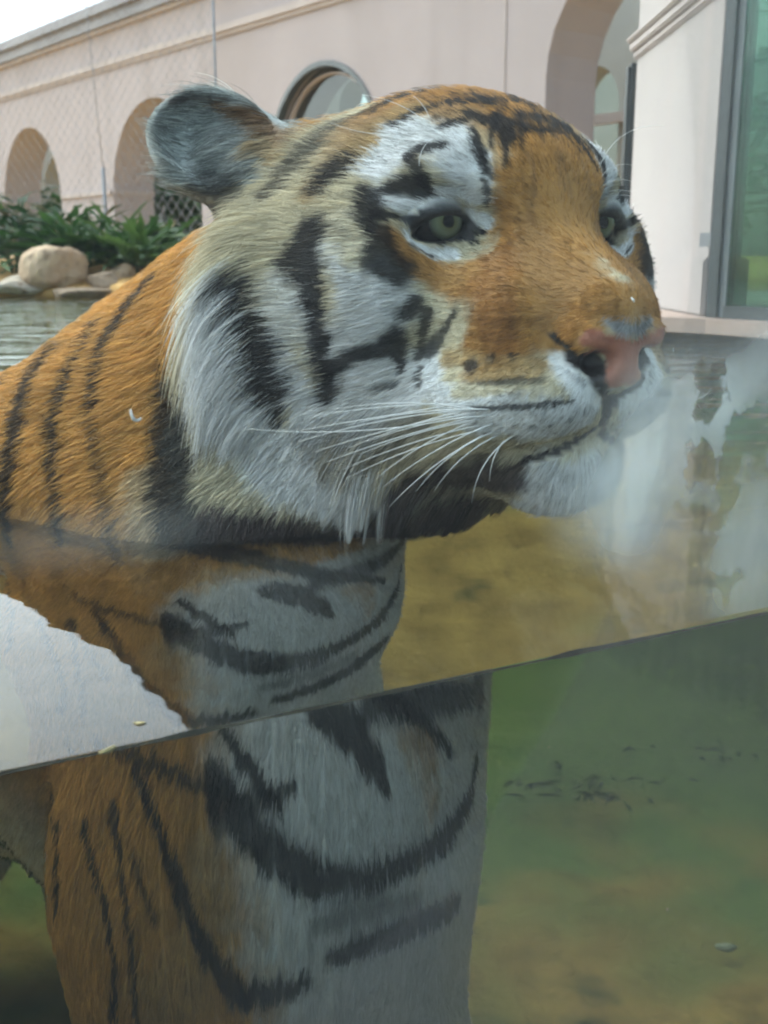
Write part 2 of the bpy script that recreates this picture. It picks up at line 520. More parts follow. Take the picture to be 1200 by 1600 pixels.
def ring(name, grow0, grow1, z0, z1, mat):
    bm = bmesh.new()
    c = (WINDOW[0] + WINDOW[1]) / 2
    def sc(k):
        r = (WINDOW[1] - WINDOW[0]) / 2 + k
        return arch_pts(c - r, c + r, WINDOW[2], WINDOW[3], 28, 1.0)
    A, B = sc(grow0), sc(grow1)
    L = [[bm.verts.new(W(t, z, d)) for t, z in pts] for pts, d in ((A, z0), (A, z1), (B, z1), (B, z0))]
    for i in range(len(A) - 1):
        for k in range(4):
            p, q = L[k], L[(k + 1) % 4]
            bm.faces.new((p[i], p[i + 1], q[i + 1], q[i]))
    bmesh.ops.recalc_face_normals(bm, faces=bm.faces[:])
    return wprt(bm_obj(name, bm, mat))
ring('frame', -.03, .012, -.06, .012, m_frame)
ring('glazing_bar', -.085, -.07, -.12, -.08, m_trim)
bm = bmesh.new()
bm.faces.new([bm.verts.new(W(t, z, -.12)) for t, z in arch_pts(WINDOW[0], WINDOW[1], WINDOW[2], WINDOW[3], 24)])
wprt(bm_obj('pane', bm, m_pane))

# ------------------------------------------------------------------ pillar at the end of the pool, with cornice and plinth
m_pillar = mat_surface('pillar_stucco', (.40, .355, .335), (.45, .40, .375), 2.2, .9, .45, 6, 150, bump_dist=.004, streak=(7., (.44, .37, .34)))
pillar = empty('pillar', (.765, 2.9, .06))
tag(pillar, 'tall pale stucco pillar with cornice and plinth beside the green glass panel', 'pillar')
bpy.context.view_layer.update()
def pprt(o):
    o.parent = pillar
    o.matrix_parent_inverse = Matrix.Translation(pillar.location).inverted()
    return o
def block(x0, x1, y0, y1, z0, z1, name, mat, bev=.004):
    bm = bmesh.new()
    add_box(bm, (x0, y0, z0), (x1 - x0, 0, 0), (0, y1 - y0, 0), (0, 0, z1 - z0))
    bmesh.ops.recalc_face_normals(bm, faces=bm.faces[:])
    if bev:
        bmesh.ops.bevel(bm, geom=bm.edges[:], offset=bev, segments=2, affect='EDGES')
    return pprt(bm_obj(name, bm, mat))
block(.727, .80, 2.50, 3.34, .06, 2.6, 'shaft', m_pillar)
block(.712, .815, 2.485, 3.352, .0605, .192, 'plinth', m_pillar, .006)
for k, (z0, z1, o) in enumerate(((.745, .765, .010), (.7655, .790, .020), (.7905, .806, .028))):
    block(.727 - o, .80 + o, 2.50 - o, 3.34 + o, z0, z1, 'cornice', m_trim, .005)
block(.709, .752, 3.36, 3.41, .06, .74, 'downpipe', m_frame, .01)

# ------------------------------------------------------------------ green glass panel standing on the bank beside the pillar
m_green, n, out = material('green_glass')
tr = n.nodes.new('ShaderNodeBsdfTransparent')
tr.inputs['Color'].default_value = (.42, .66, .57, 1)
gs = n.nodes.new('ShaderNodeBsdfGlossy')
gs.inputs['Roughness'].default_value = .03
gs.inputs['Color'].default_value = (.75, .95, .85, 1)
fz = n.nodes.new('ShaderNodeFresnel')
fz.inputs['IOR'].default_value = 1.5
mix = n.nodes.new('ShaderNodeMixShader')
n.links.new(fz.outputs['Fac'], mix.inputs['Fac'])
n.links.new(tr.outputs['BSDF'], mix.inputs[1])
n.links.new(gs.outputs['BSDF'], mix.inputs[2])
n.links.new(mix.outputs['Shader'], out.inputs['Surface'])
panel = empty('glass_panel', (.735, 2.42, .06))
tag(panel, 'green tinted glass panel in a dark metal frame beside the pillar', 'glass panel')
bpy.context.view_layer.update()
PA, PB = np.array([.735, 2.44]), np.array([1.43, 1.48])
pd_ = (PB - PA) / np.linalg.norm(PB - PA)
pn_ = np.array([pd_[1], -pd_[0]])
def panel_box(name, s0, s1, o0, o1, z0, z1, mat):
    bm = bmesh.new()
    p = PA + pd_ * s0 + pn_ * o0
    add_box(bm, (*p, z0), (*(pd_ * (s1 - s0)), 0), (*(pn_ * (o1 - o0)), 0), (0, 0, z1 - z0))
    bmesh.ops.recalc_face_normals(bm, faces=bm.faces[:])
    o = bm_obj(name, bm, mat)
    o.parent = panel
    o.matrix_parent_inverse = Matrix.Translation(panel.location).inverted()
    return o
panel_box('pane', .03, 1.15, -.008, .008, .075, 1.9, m_green)
panel_box('post', -.014, .012, -.02, .02, .064, 1.92, m_frame)
panel_box('edge_strip', .0125, .03, -.012, .012, .064, 1.92, mat_surface('grey_seal', (.16, .18, .18), (.22, .24, .24), 9, .5, .1))
panel_box('bottom_rail', .0305, 1.15, -.02, .02, .062, .09, m_frame)
panel_box('clamp', -.045, -.0145, -.018, .018, .215, .245, mat_surface('clamp_metal', (.30, .29, .29), (.38, .37, .37), 9, .45, .1))
# ------------------------------------------------------------------ plants, rocks and fence on the far bank
m_leaf = []
for i, (ca_, cb_) in enumerate((((.014, .045, .012), (.032, .085, .02)), ((.022, .065, .015), (.055, .12, .03)), ((.04, .10, .02), (.10, .17, .04)))):
    m, n, out = material('leaf_green')
    b = n.nodes.new('ShaderNodeBsdfPrincipled'); b.inputs['Roughness'].default_value = .6
    oi = n.nodes.new('ShaderNodeObjectInfo')
    cr = n.nodes.new('ShaderNodeValToRGB')
    cr.color_ramp.elements[0].color = (*ca_, 1); cr.color_ramp.elements[1].color = (*cb_, 1)
    n.links.new(oi.outputs['Random'], cr.inputs['Fac'])
    n.links.new(cr.outputs['Color'], b.inputs['Base Color'])
    tl = n.nodes.new('ShaderNodeBsdfTranslucent')
    n.links.new(cr.outputs['Color'], tl.inputs['Color'])
    mx = n.nodes.new('ShaderNodeMixShader'); mx.inputs['Fac'].default_value = .3
    n.links.new(b.outputs['BSDF'], mx.inputs[1]); n.links.new(tl.outputs['BSDF'], mx.inputs[2])
    n.links.new(mx.outputs['Shader'], out.inputs['Surface'])
    m_leaf.append(m)
m_dead = mat_surface('dead_leaf', (.16, .12, .04), (.26, .20, .08), 20, .7, .2)
m_stem = mat_surface('stem', (.06, .08, .03), (.10, .12, .05), 20, .7, .2)

def leaf_mesh(length, width, droop, seed):
    g = np.random.default_rng(seed)
    vs, fs = [], []
    K = 7
    for i in range(K + 1):
        t = i / K
        w = width * (math.sin(math.pi * min(1, .08 + t * .94)) ** .8) * (1 - .25 * t)
        x = length * t
        z = -droop * t * t + .15 * length * t
        sw = .06 * length * math.sin(t * 3 + g.random() * 3)
        vs += [(x, sw - w / 2, z + .18 * w), (x, sw, z - .05 * w), (x, sw + w / 2, z + .18 * w)]
    for i in range(K):
        a = i * 3
        fs += [(a, a + 3, a + 4, a + 1), (a + 1, a + 4, a + 5, a + 2)]
    return vs, fs
LEAF_DATA = []
for i in range(9):
    vs, fs = leaf_mesh(.15 + .05 * (i % 3), .036 + .010 * ((i * 2) % 3), .03 + .02 * (i % 4), i)
    me = bpy.data.meshes.new('leaf')
    me.from_pydata(vs, [], fs); me.materials.append(m_leaf[i % 3])
    me.polygons.foreach_set('use_smooth', np.ones(len(me.polygons), bool))
    LEAF_DATA.append(me)
DEAD = LEAF_DATA[0].copy(); DEAD.materials.clear(); DEAD.materials.append(m_dead)

def shrub(name, loc, height, spread, n_leaf, tone, seed, label, group, size=1.):
    g = np.random.default_rng(seed)
    r = empty(name, loc)
    tag(r, label, 'shrub', group)
    for k in range(6):
        a = g.random() * 6.28; rr = spread * (.25 + .6 * g.random()); hh = height * (.45 + .45 * g.random())
        P = np.array([(0, 0, -.05), (rr * .35 * math.cos(a), rr * .35 * math.sin(a), hh * .6), (rr * .8 * math.cos(a), rr * .8 * math.sin(a), hh)])
        vs, fs = tube(P, [.008, .006, .003], 5)
        mesh_obj('stem', vs, fs, m_stem, r, True)
    for k in range(n_leaf):
        a = g.random() * 6.28
        u = g.random() ** .6
        rr = spread * u * .8
        top = height * (.25 + .75 * g.random() ** .8) * (1 - .35 * u)
        o = bpy.data.objects.new('leaf', LEAF_DATA[(int(g.random() * 3) * 3 + (tone if g.random() < .75 else int(g.random() * 3))) % 9])
        if g.random() < .06: o.data = DEAD
        COL.objects.link(o); o.parent = r
        o.location = (rr * math.cos(a), rr * math.sin(a), top)
        tilt = -(.9 - 1.1 * u) - .5 * (g.random() - .3)
        o.rotation_euler = (g.normal() * .35, tilt * .9, a + g.normal() * .7)
        sc = size * (.75 + .6 * g.random())
        o.scale = (sc, sc, sc)
    return r

def at_px(x, depth):
    return (x - 600) / 1746. * depth
grp = 'leafy shrubs behind the rocks'
SHRUBS = [(-30, 6.5, .46, .42, 150, 0), (40, 6.4, .44, .38, 170, 0), (100, 6.6, .42, .34, 150, 0), (150, 6.5, .34, .26, 110, 0),
          (20, 6.05, .26, .30, 100, 0), (110, 6.0, .25, .28, 110, 1), (180, 6.05, .24, .28, 120, 2), (228, 6.15, .24, .24, 100, 1), (262, 6.3, .24, .22, 70, 1), (-90, 6.2, .42, .4, 90, 0), (215, 5.85, .16, .20, 60, 2)]
SH_LABELS = ['dense dark green leafy shrub growing far out along the fence', 'tall dark leafy shrub directly behind the big rounded rock', 'dark leafy shrub in front of the wall between the arches', 'dark leafy shrub reaching up to the fence post',
             'low dark leafy plant close behind the flat pale rock', 'low green leafy plant growing at the side of the big rounded rock', 'bright green spear-leaved plant behind the small rocks', 'green leafy plant under the second arch', 'green leafy plant half hidden by the tiger neck', 'wide dark leafy shrub at the far end of the bank', 'small bright leafy plant beside the tiger shoulder']
for i, ((px, dp, hh, sp_, nl, tone), lb) in enumerate(zip(SHRUBS, SH_LABELS)):
    shrub('leafy_shrub', (at_px(px, dp), dp, .10), hh, sp_, nl, tone, 50 + i, lb, grp, .82)
# bushes beyond the arches and behind the green glass
shrub('garden_bush', (-2.62, 14.2, .0), 1.25, .75, 280, 1, 91, 'garden bush seen through the second arch', 'bushes beyond the building', 2.2)
shrub('garden_bush', (-5.7, 17.2, .0), 1.6, .8, 150, 0, 92, 'garden bush seen through the arch farther along the wall', 'bushes beyond the building', 2.4)
shrub('hedge_bush', (1.62, 3.3, .06), .95, .48, 220, 1, 93, 'green bush close behind the tinted glass panel', 'bushes behind the green glass', 1.5)
shrub('hedge_bush', (1.9, 4.2, .06), 1.1, .7, 190, 0, 94, 'larger green bush farther behind the tinted glass panel', 'bushes behind the green glass', 1.8)
# white blossoms by the second arch
m_petal = mat_surface('petal', (.75, .75, .72), (.85, .85, .82), 30, .6, .1)
fl_ = empty('flower_cluster', (-2.62, 13.55, .62)); tag(fl_, 'cluster of white blossoms showing under the second arch', 'flowers')
g = np.random.default_rng(3)
for k in range(16):
    a = g.random() * 6.28; vs = [(0, 0, 0), (.05, -.022, .012), (.085, 0, .0), (.05, .022, .012)]
    o = mesh_obj('petal', vs, [(0, 1, 2, 3)], m_petal, fl_)
    o.location = g.normal(size=3) * np.array([.07, .05, .05]); o.rotation_euler = (g.random() * 3, g.random() * 3, a)

# rocks
def rock(px, depth, w, h, seed, label, cols, flat=1., z=None):
    m = mat_surface('rock_face', cols[0], cols[1], 6, .9, .9, 8, 22, spots=(14, .57, (.30, .21, .13)), bump_dist=.03)
    g = np.random.default_rng(seed)
    bm = bmesh.new()
    bmesh.ops.create_icosphere(bm, subdivisions=4, radius=1)
    dirs = g.normal(size=(9, 3)); dirs /= np.linalg.norm(dirs, axis=1)[:, None]
    co = np.array([v.co[:] for v in bm.verts])
    k = 1 + .20 * (vnoise(co + seed, 1.3, seed) - .5) + .10 * (vnoise(co + seed, 3.5, seed + 1) - .5)
    for d in dirs:                                           # worn facets
        s_ = co @ d
        lim = .55 + .18 * g.random()
        k = np.where(s_ > lim, k * (1 - .75 * (s_ - lim)), k)
    for v, kk in zip(bm.verts, k):
        v.co = v.co * kk
        v.co.x *= w / 2; v.co.y *= w / 2 * .8; v.co.z *= h * .62
    o = bm_obj('rock', bm, m, None, True)
    o.location = (at_px(px, depth), depth, (z if z is not None else .03) + h * .25)
    o.rotation_euler = (0, 0, g.random() * 6)
    return tag(o, label, 'rock', 'rocks along the far water edge')
tan_, pale_, brn_ = ((.44, .29, .17), (.62, .46, .30)), ((.44, .37, .27), (.54, .46, .36)), ((.27, .19, .12), (.36, .27, .18))
rock(82, 5.62, .35, .27, 4, 'big rounded tan rock on the far water edge', tan_, z=.06)
rock(158, 5.60, .24, .12, 8, 'low brown rock beside the big rounded rock', brn_)
rock(188, 5.72, .20, .155, 11, 'small pale rounded rock behind the low brown rock', tan_)
rock(18, 5.56, .34, .09, 15, 'long flat pale rock at the water beside the big rounded rock', pale_)
rock(205, 5.52, .18, .05, 19, 'thin flat pale stone lying at the water by the small rock', pale_, z=.015)
rock(-50, 5.6, .3, .14, 23, 'pale rock at the far end of the water edge', pale_)
rock(120, 5.48, .40, .05, 27, 'wide flat brown stone in the water below the big rounded rock', brn_, z=.0)

# chain-link fence
m_wire = mat_surface('galvanised_wire', (.24, .24, .25), (.32, .32, .33), 20, .5, .1)
FA, FB = np.array([at_px(346, 6.9), 6.9]), np.array([-4.6, 9.4])
fd = (FB - FA) / np.linalg.norm(FB - FA); FL = np.linalg.norm(FB - FA)
fence = empty('chain_link_fence', (*FA, .1)); tag(fence, 'tall grey chain link fence in front of the arched wall', 'fence')
FH = 2.15
def fence_post(s_, r_, h_=FH):
    p = fd * s_
    vs, fs = tube([(p[0], p[1], -.1), (p[0], p[1], h_)], r_, 10)
    mesh_obj('post', vs, fs, m_wire, fence, True)
fence_post(0, .008); fence_post(1.03, .013, .66); fence_post(2.9, .018)
vs, fs = tube([(fd[0] * 1.03, fd[1] * 1.03, .66), (fd[0] * 1.14, fd[1] * 1.14, FH)], .003, 6); mesh_obj('tension_wire', vs, fs, m_wire, fence, True)
vs, fs = tube([(0, 0, FH), (*(fd * FL), FH)], .02, 8); mesh_obj('top_rail', vs, fs, m_wire, fence, True)
VS, FS = [], []
pitch, step = .041, .045
for c in range(int(3.1 / pitch)):
    zs = np.arange(0, FH, step)
    off = np.where((np.arange(len(zs)) + c) % 2 == 0, 0, pitch) + c * pitch
    P = np.stack([fd[0] * off, fd[1] * off, zs], 1)
    # straight diagonal wires between the crossings
    vs, fs = [], []
    for i in range(len(P) - 1):
        a, b_ = P[i], P[i + 1]
        d = b_ - a; nn_ = np.cross(d, [fd[1], -fd[0], 0]); nn_ /= np.linalg.norm(nn_); mm_ = np.array([fd[1], -fd[0], 0])
        o_ = len(VS)
        for pt in (a, b_):
            for k in range(3):
                an = k * 2.094
                VS.append(pt + 0.0016 * (math.cos(an) * nn_ + math.sin(an) * mm_))
        FS += [(o_, o_ + 1, o_ + 4, o_ + 3), (o_ + 1, o_ + 2, o_ + 5, o_ + 4), (o_ + 2, o_, o_ + 3, o_ + 5)]
wm = mesh_obj('wire_mesh', VS, FS, m_wire, fence)
wm['kind'] = 'stuff'
# ---- tiger shape: signed distance field (metres, z = 0 is the water level) ----

CAM_H=.195; CAM_P=np.radians(13.24); CAM_F=1700.
def head_rot(y,pi,r):
    F=np.array([np.sin(y)*np.cos(pi),-np.cos(y)*np.cos(pi),np.sin(pi)])
    L=np.cross([0,0,1.],F);L/=np.linalg.norm(L);U=np.cross(F,L)
    return np.stack([F,L*np.cos(r)+U*np.sin(r),-L*np.sin(r)+U*np.cos(r)],1)
HR=head_rot(np.radians(29.5),np.radians(.6),np.radians(.4))
HC=np.array([0.0946,0.7521,0.2173])
def to_head(P): return (P-HC)@HR*100.
def from_head(q): return np.asarray(q,float)/100.@HR.T+HC
def smin(a,b,k):
    h=np.maximum(k-np.abs(a-b),0)/k
    return np.minimum(a,b)-h*h*k*.25
def smax(a,b,k): return -smin(-a,-b,k)
def ell(q,c,r,R=None):
    p=q-np.array(c,float)
    if R is not None: p=p@R
    r=np.array(r,float)
    k0=np.sqrt(((p/r)**2).sum(1))+1e-9;k1=np.sqrt(((p/(r*r))**2).sum(1))+1e-9
    return k0*(k0-1)/k1
def cone(q,a,b,ra,rb,sq=(1,1,1)):
    s=np.array(sq,float);a=np.array(a,float)*s;b=np.array(b,float)*s;p=q*s-a;d=b-a
    t=np.clip(p@d/(d@d),0,1)
    return np.sqrt(((p-t[:,None]*d)**2).sum(1))-(ra+(rb-ra)*t)
def rz(a):
    c,s=np.cos(np.radians(a)),np.sin(np.radians(a));return np.array([[c,-s,0],[s,c,0],[0,0,1.]])
def ry(a):
    c,s=np.cos(np.radians(a)),np.sin(np.radians(a));return np.array([[c,0,s],[0,1,0],[-s,0,c]])
def rx(a):
    c,s=np.cos(np.radians(a)),np.sin(np.radians(a));return np.array([[1,0,0],[0,c,-s],[0,s,c]])
EYE=np.array([-1.35,6.35,.0]); EYE_R=2.05
def basis(n,up):
    n=np.array(n,float);n/=np.linalg.norm(n);u=np.array(up,float);u-=n*(u@n);u/=np.linalg.norm(u)
    return np.stack([n,np.cross(u,n),u],1)
EAR_C=np.array([-19.0,14.2,5.9]); EAR_R=basis((.80,.22,.30),(-.12,.93,.40))
def sd_head(q):
    q=q.copy();q[:,1]=np.abs(q[:,1])
    d=ell(q,(-9.5,0,.5),(12,10.4,8.8))
    d=smin(d,ell(q,(-1.8,0,1.5),(5.6,6.2,4.4)),3.5)
    d=smin(d,ell(q,(-1.8,5.1,2.8),(3.0,3.2,1.9)),1.6)
    d=smin(d,cone(q,(-1.5,0,-.6),(7.9,0,-6.0),4.0,3.0,(1,.98,1)),2.2)
    d=smin(d,ell(q,(-5.5,8.6,-4.2),(6.8,4.8,6.6)),3.0)
    d=smin(d,ell(q,(1.4,4.3,-6.6),(6.0,3.7,4.6)),2.4)
    d=smin(d,ell(q,(3.9,4.1,-10.7),(6.1,4.0,3.4),rz(-26)),1.6)
    d=smin(d,ell(q,(8.85,0,-7.9),(1.7,3.1,2.6),ry(-26)),1.0)
    d=smin(d,ell(q,(9.2,2.4,-7.0),(1.4,1.2,1.1)),.7)
    d=smin(d,ell(q,(3.4,0,-15.8),(4.3,4.4,3.3)),2.4)
    d=smin(d,ell(q,(7.0,0,-11.4),(1.7,2.2,1.7)),1.2)
    d=smin(d,ell(q,(-4,5,-12.2),(8.2,5.4,5.0)),3.)
    d=smin(d,ell(q,(-12.5,11.8,-8.5),(4.6,4.6,9.6),rx(-14)),3.5)
    d=smin(d,ell(q,(-12,0,-6),(10,11,11)),4)
    # mouth line between upper lip and chin
    m=np.minimum(cone(q,(9.2,0,-12.9),(5.8,4.6,-14.2),.28,.28),cone(q,(5.8,4.6,-14.2),(1.5,7.4,-14.9),.28,.15))
    d=smax(d,-m,.7)
    # philtrum
    d=smax(d,-cone(q,(9.6,0,-10.4),(9.3,0,-13),.12,.16),.5)
    # nostrils
    d=smax(d,-ell(q,(10.0,1.75,-8.6),(1.5,.95,.75),rx(-28)),.5)
    d=smax(d,-cone(q,(10.1,2.2,-8.4),(8.2,3.7,-7.9),.5,.25),.4)
    # eyes: hollow, lids, opening
    d=smax(d,-ell(q,(1.9,6.9,-.1),(2.0,3.4,1.9)),1.6)
    d=smin(d,ell(q,EYE,(2.45,2.5,2.4)),.9)
    g=basis((.93,.34,.02),(0,.22,1))
    o=ell(q,EYE+np.array([2.2,.75,-.60]),(3.2,2.2,.84),g)
    d=smax(d,-o,.35)
    # ears
    p=(q-EAR_C)@EAR_R
    e=ell(p,(0,0,0),(2.6,4.15,5.3))
    e=smax(e,-ell(p,(1.9,0,.35),(3.0,3.5,4.7)),.5)
    d=smin(d,e,1.0)
    d=smin(d,cone(q,EAR_C+EAR_R@np.array([-1.2,0,-2.2]),(-15.2,7.5,2),3.0,5.0),2.2)
    return d
def sd_body(P):
    q=P*100.
    # neck and trunk
    d=cone(q,(1.5,86.5,15),(-13.5,97,2.5),14,16.5)
    d=smin(d,cone(q,(-13,88,-14),(-28,110,-15),14,17,(1,1,.70)),8)
    d=smin(d,cone(q,(-28,110,-15),(-54,148,-23),17,20,(1,1,.80)),8)
    d=smin(d,cone(q,(-54,148,-23),(-82,188,-25),20,17,(1,1,.9)),8)
    # chest and shoulders
    d=smin(d,ell(q,(-27,93.5,-1),(12,11,10.3)),6)
    d=smin(d,ell(q,(-41,100,-3),(13,12,10.2)),6)
    d=smin(d,ell(q,(1.0,80,5),(7.5,7,6.5)),5)
    d=smin(d,ell(q,(-13.5,79,-20),(12,11.5,20)),7)
    d=smin(d,ell(q,(-20.5,87,-11),(7.5,12,20),rz(34)),7)
    d=smin(d,ell(q,(-9.5,99,-16),(7.5,12,19),rz(34)),7)
    for leg in ([(-19,80,-24),(-20,81,-46),(-19,77,-68)],[(-9,86,-26),(-8,91,-46),(-7,86,-68)]):
        a,b,c=leg
        d=smin(d,cone(q,a,b,9,7.2),6);d=smin(d,cone(q,b,c,7.2,6),3)
        d=smin(d,ell(q,(c[0]+2,c[1]-5,-73),(7,9.5,5.2),rz(30)),3)
    for s in (-1,1):
        o=np.array([.82,.57,0])*12*s
        h=np.array([-76,178,-30])+o;k=h+(10,-12,-22);hk=k+(-14,18,-12);f=hk+(5,-6,-14)
        d=smin(d,cone(q,h,k,14,10),6);d=smin(d,cone(q,k,hk,9,6.5),3);d=smin(d,cone(q,hk,f,6,5.5),3)
        d=smin(d,ell(q,(f[0]+4,f[1]-5,-73),(7,10,5),rz(38)),3)
    t=[(-90,198,-20),(-108,216,-28),(-120,232,-44),(-132,248,-58),(-146,258,-62)]
    for a,b in zip(t,t[1:]): d=smin(d,cone(q,a,b,4.6,4.2),2)
    return d
def sdf(P):
    q=to_head(P)
    b=sd_body(P)
    d=b*1.0
    m=(np.abs(q[:,0]+6)<30)&(np.abs(q[:,1])<30)&(np.abs(q[:,2]+4)<30)
    if m.any(): d[m]=smin(b[m],sd_head(q[m]),3.5)
    return d/100.
# ---- end of tiger shape ----
# ------------------------------------------------------------------ tiger mesh from the distance field
def axis(lo, hi, dlo, dhi, fine, coarse):
    a = np.arange(dlo, dhi, fine)
    left, x, h = [], dlo, fine
    while x > lo:
        h = min(h * 1.12, coarse); x -= h; left.append(x)
    right, x, h = [], a[-1], fine
    while x < hi:
        h = min(h * 1.12, coarse); x += h; right.append(x)
    return np.array(left[::-1] + list(a) + right)

def surface_nets(ax, ay, az, fn):
    nx, ny, nz = len(ax), len(ay), len(az)
    # coarse pass, then the fine field only in blocks the surface can reach
    B = 4
    ci = [np.unique(np.append(np.arange(0, n_, B), n_ - 1)) for n_ in (nx, ny, nz)]
    X, Y, Z = np.meshgrid(ax[ci[0]], ay[ci[1]], az[ci[2]], indexing='ij')
    C = fn(np.stack([X.ravel(), Y.ravel(), Z.ravel()], 1)).reshape(X.shape)
    blk = [np.clip(np.searchsorted(c_, np.arange(n_), side='right') - 1, 0, len(c_) - 2) for c_, n_ in zip(ci, (nx, ny, nz))]
    dg = np.sqrt(np.diff(ax[ci[0]])[:, None, None] ** 2 + np.diff(ay[ci[1]])[None, :, None] ** 2 + np.diff(az[ci[2]])[None, None, :] ** 2)
    mn = np.full(dg.shape, 9.)
    for a in (0, 1):
        for b in (0, 1):
            for d in (0, 1):
                mn = np.minimum(mn, np.abs(C[a:a + dg.shape[0], b:b + dg.shape[1], d:d + dg.shape[2]]))
    live = mn < dg * 1.5 + .004
    V = C[:-1, :-1, :-1][np.ix_(*blk)].astype(np.float32)
    need = np.argwhere(live[np.ix_(*blk)])
    for i in range(0, len(need), 400000):
        w = need[i:i + 400000]
        V[tuple(w.T)] = fn(np.stack([ax[w[:, 0]], ay[w[:, 1]], az[w[:, 2]]], 1))
    S = V < 0
    c = np.zeros((nx - 1, ny - 1, nz - 1), np.int8)
    for a in (0, 1):
        for b in (0, 1):
            for d in (0, 1):
                c += S[a:nx - 1 + a, b:ny - 1 + b, d:nz - 1 + d]
    cells = np.argwhere((c > 0) & (c < 8))
    idx = -np.ones(c.shape, np.int64)
    idx[tuple(cells.T)] = np.arange(len(cells))
    acc = np.zeros((len(cells), 3)); cnt = np.zeros(len(cells))
    A = (ax, ay, az)
    corners = [(a, b, d) for a in (0, 1) for b in (0, 1) for d in (0, 1)]
    for p in corners:
        for k in range(3):
            if p[k]: continue
            q = list(p); q[k] = 1
            i0 = cells + p; i1 = cells + q
            v0 = V[tuple(i0.T)]; v1 = V[tuple(i1.T)]
            m = (v0 < 0) != (v1 < 0)
            t = v0[m] / (v0[m] - v1[m])
            for j in range(3):
                c0 = A[j][i0[m, j]]; c1 = A[j][i1[m, j]]
                acc[m, j] += c0 + t * (c1 - c0)
            cnt[m] += 1
    verts = acc / cnt[:, None]
    quads = []
    for k in range(3):
        sl0 = [slice(1, -1)] * 3; sl0[k] = slice(0, -1)
        sl1 = [slice(1, -1)] * 3; sl1[k] = slice(1, None)
        s0, s1 = S[tuple(sl0)], S[tuple(sl1)]
        e = np.argwhere(s0 != s1)
        flip = s0[tuple(e.T)]
        off = np.ones(3, int); off[k] = 0
        e = e + off
        u, v = (k + 1) % 3, (k + 2) % 3
        def cell(du, dv):
            w = e.copy(); w[:, u] += du; w[:, v] += dv
            return idx[tuple(w.T)]
        Q = np.stack([cell(-1, -1), cell(0, -1), cell(0, 0), cell(-1, 0)], 1)
        Q[~flip] = Q[~flip][:, ::-1]
        quads.append(Q)
    return verts, np.concatenate(quads)

FINE = .0034
gx = axis(-1.62, .40, -.20, .24, FINE, .022)
gy = axis(.50, 2.72, .60, 1.02, FINE, .022)
gz = axis(-.82, .36, .0, .335, FINE, .020)
tv, tq = surface_nets(gx, gy, gz, sdf)
tq = tq[(tq >= 0).all(1)]
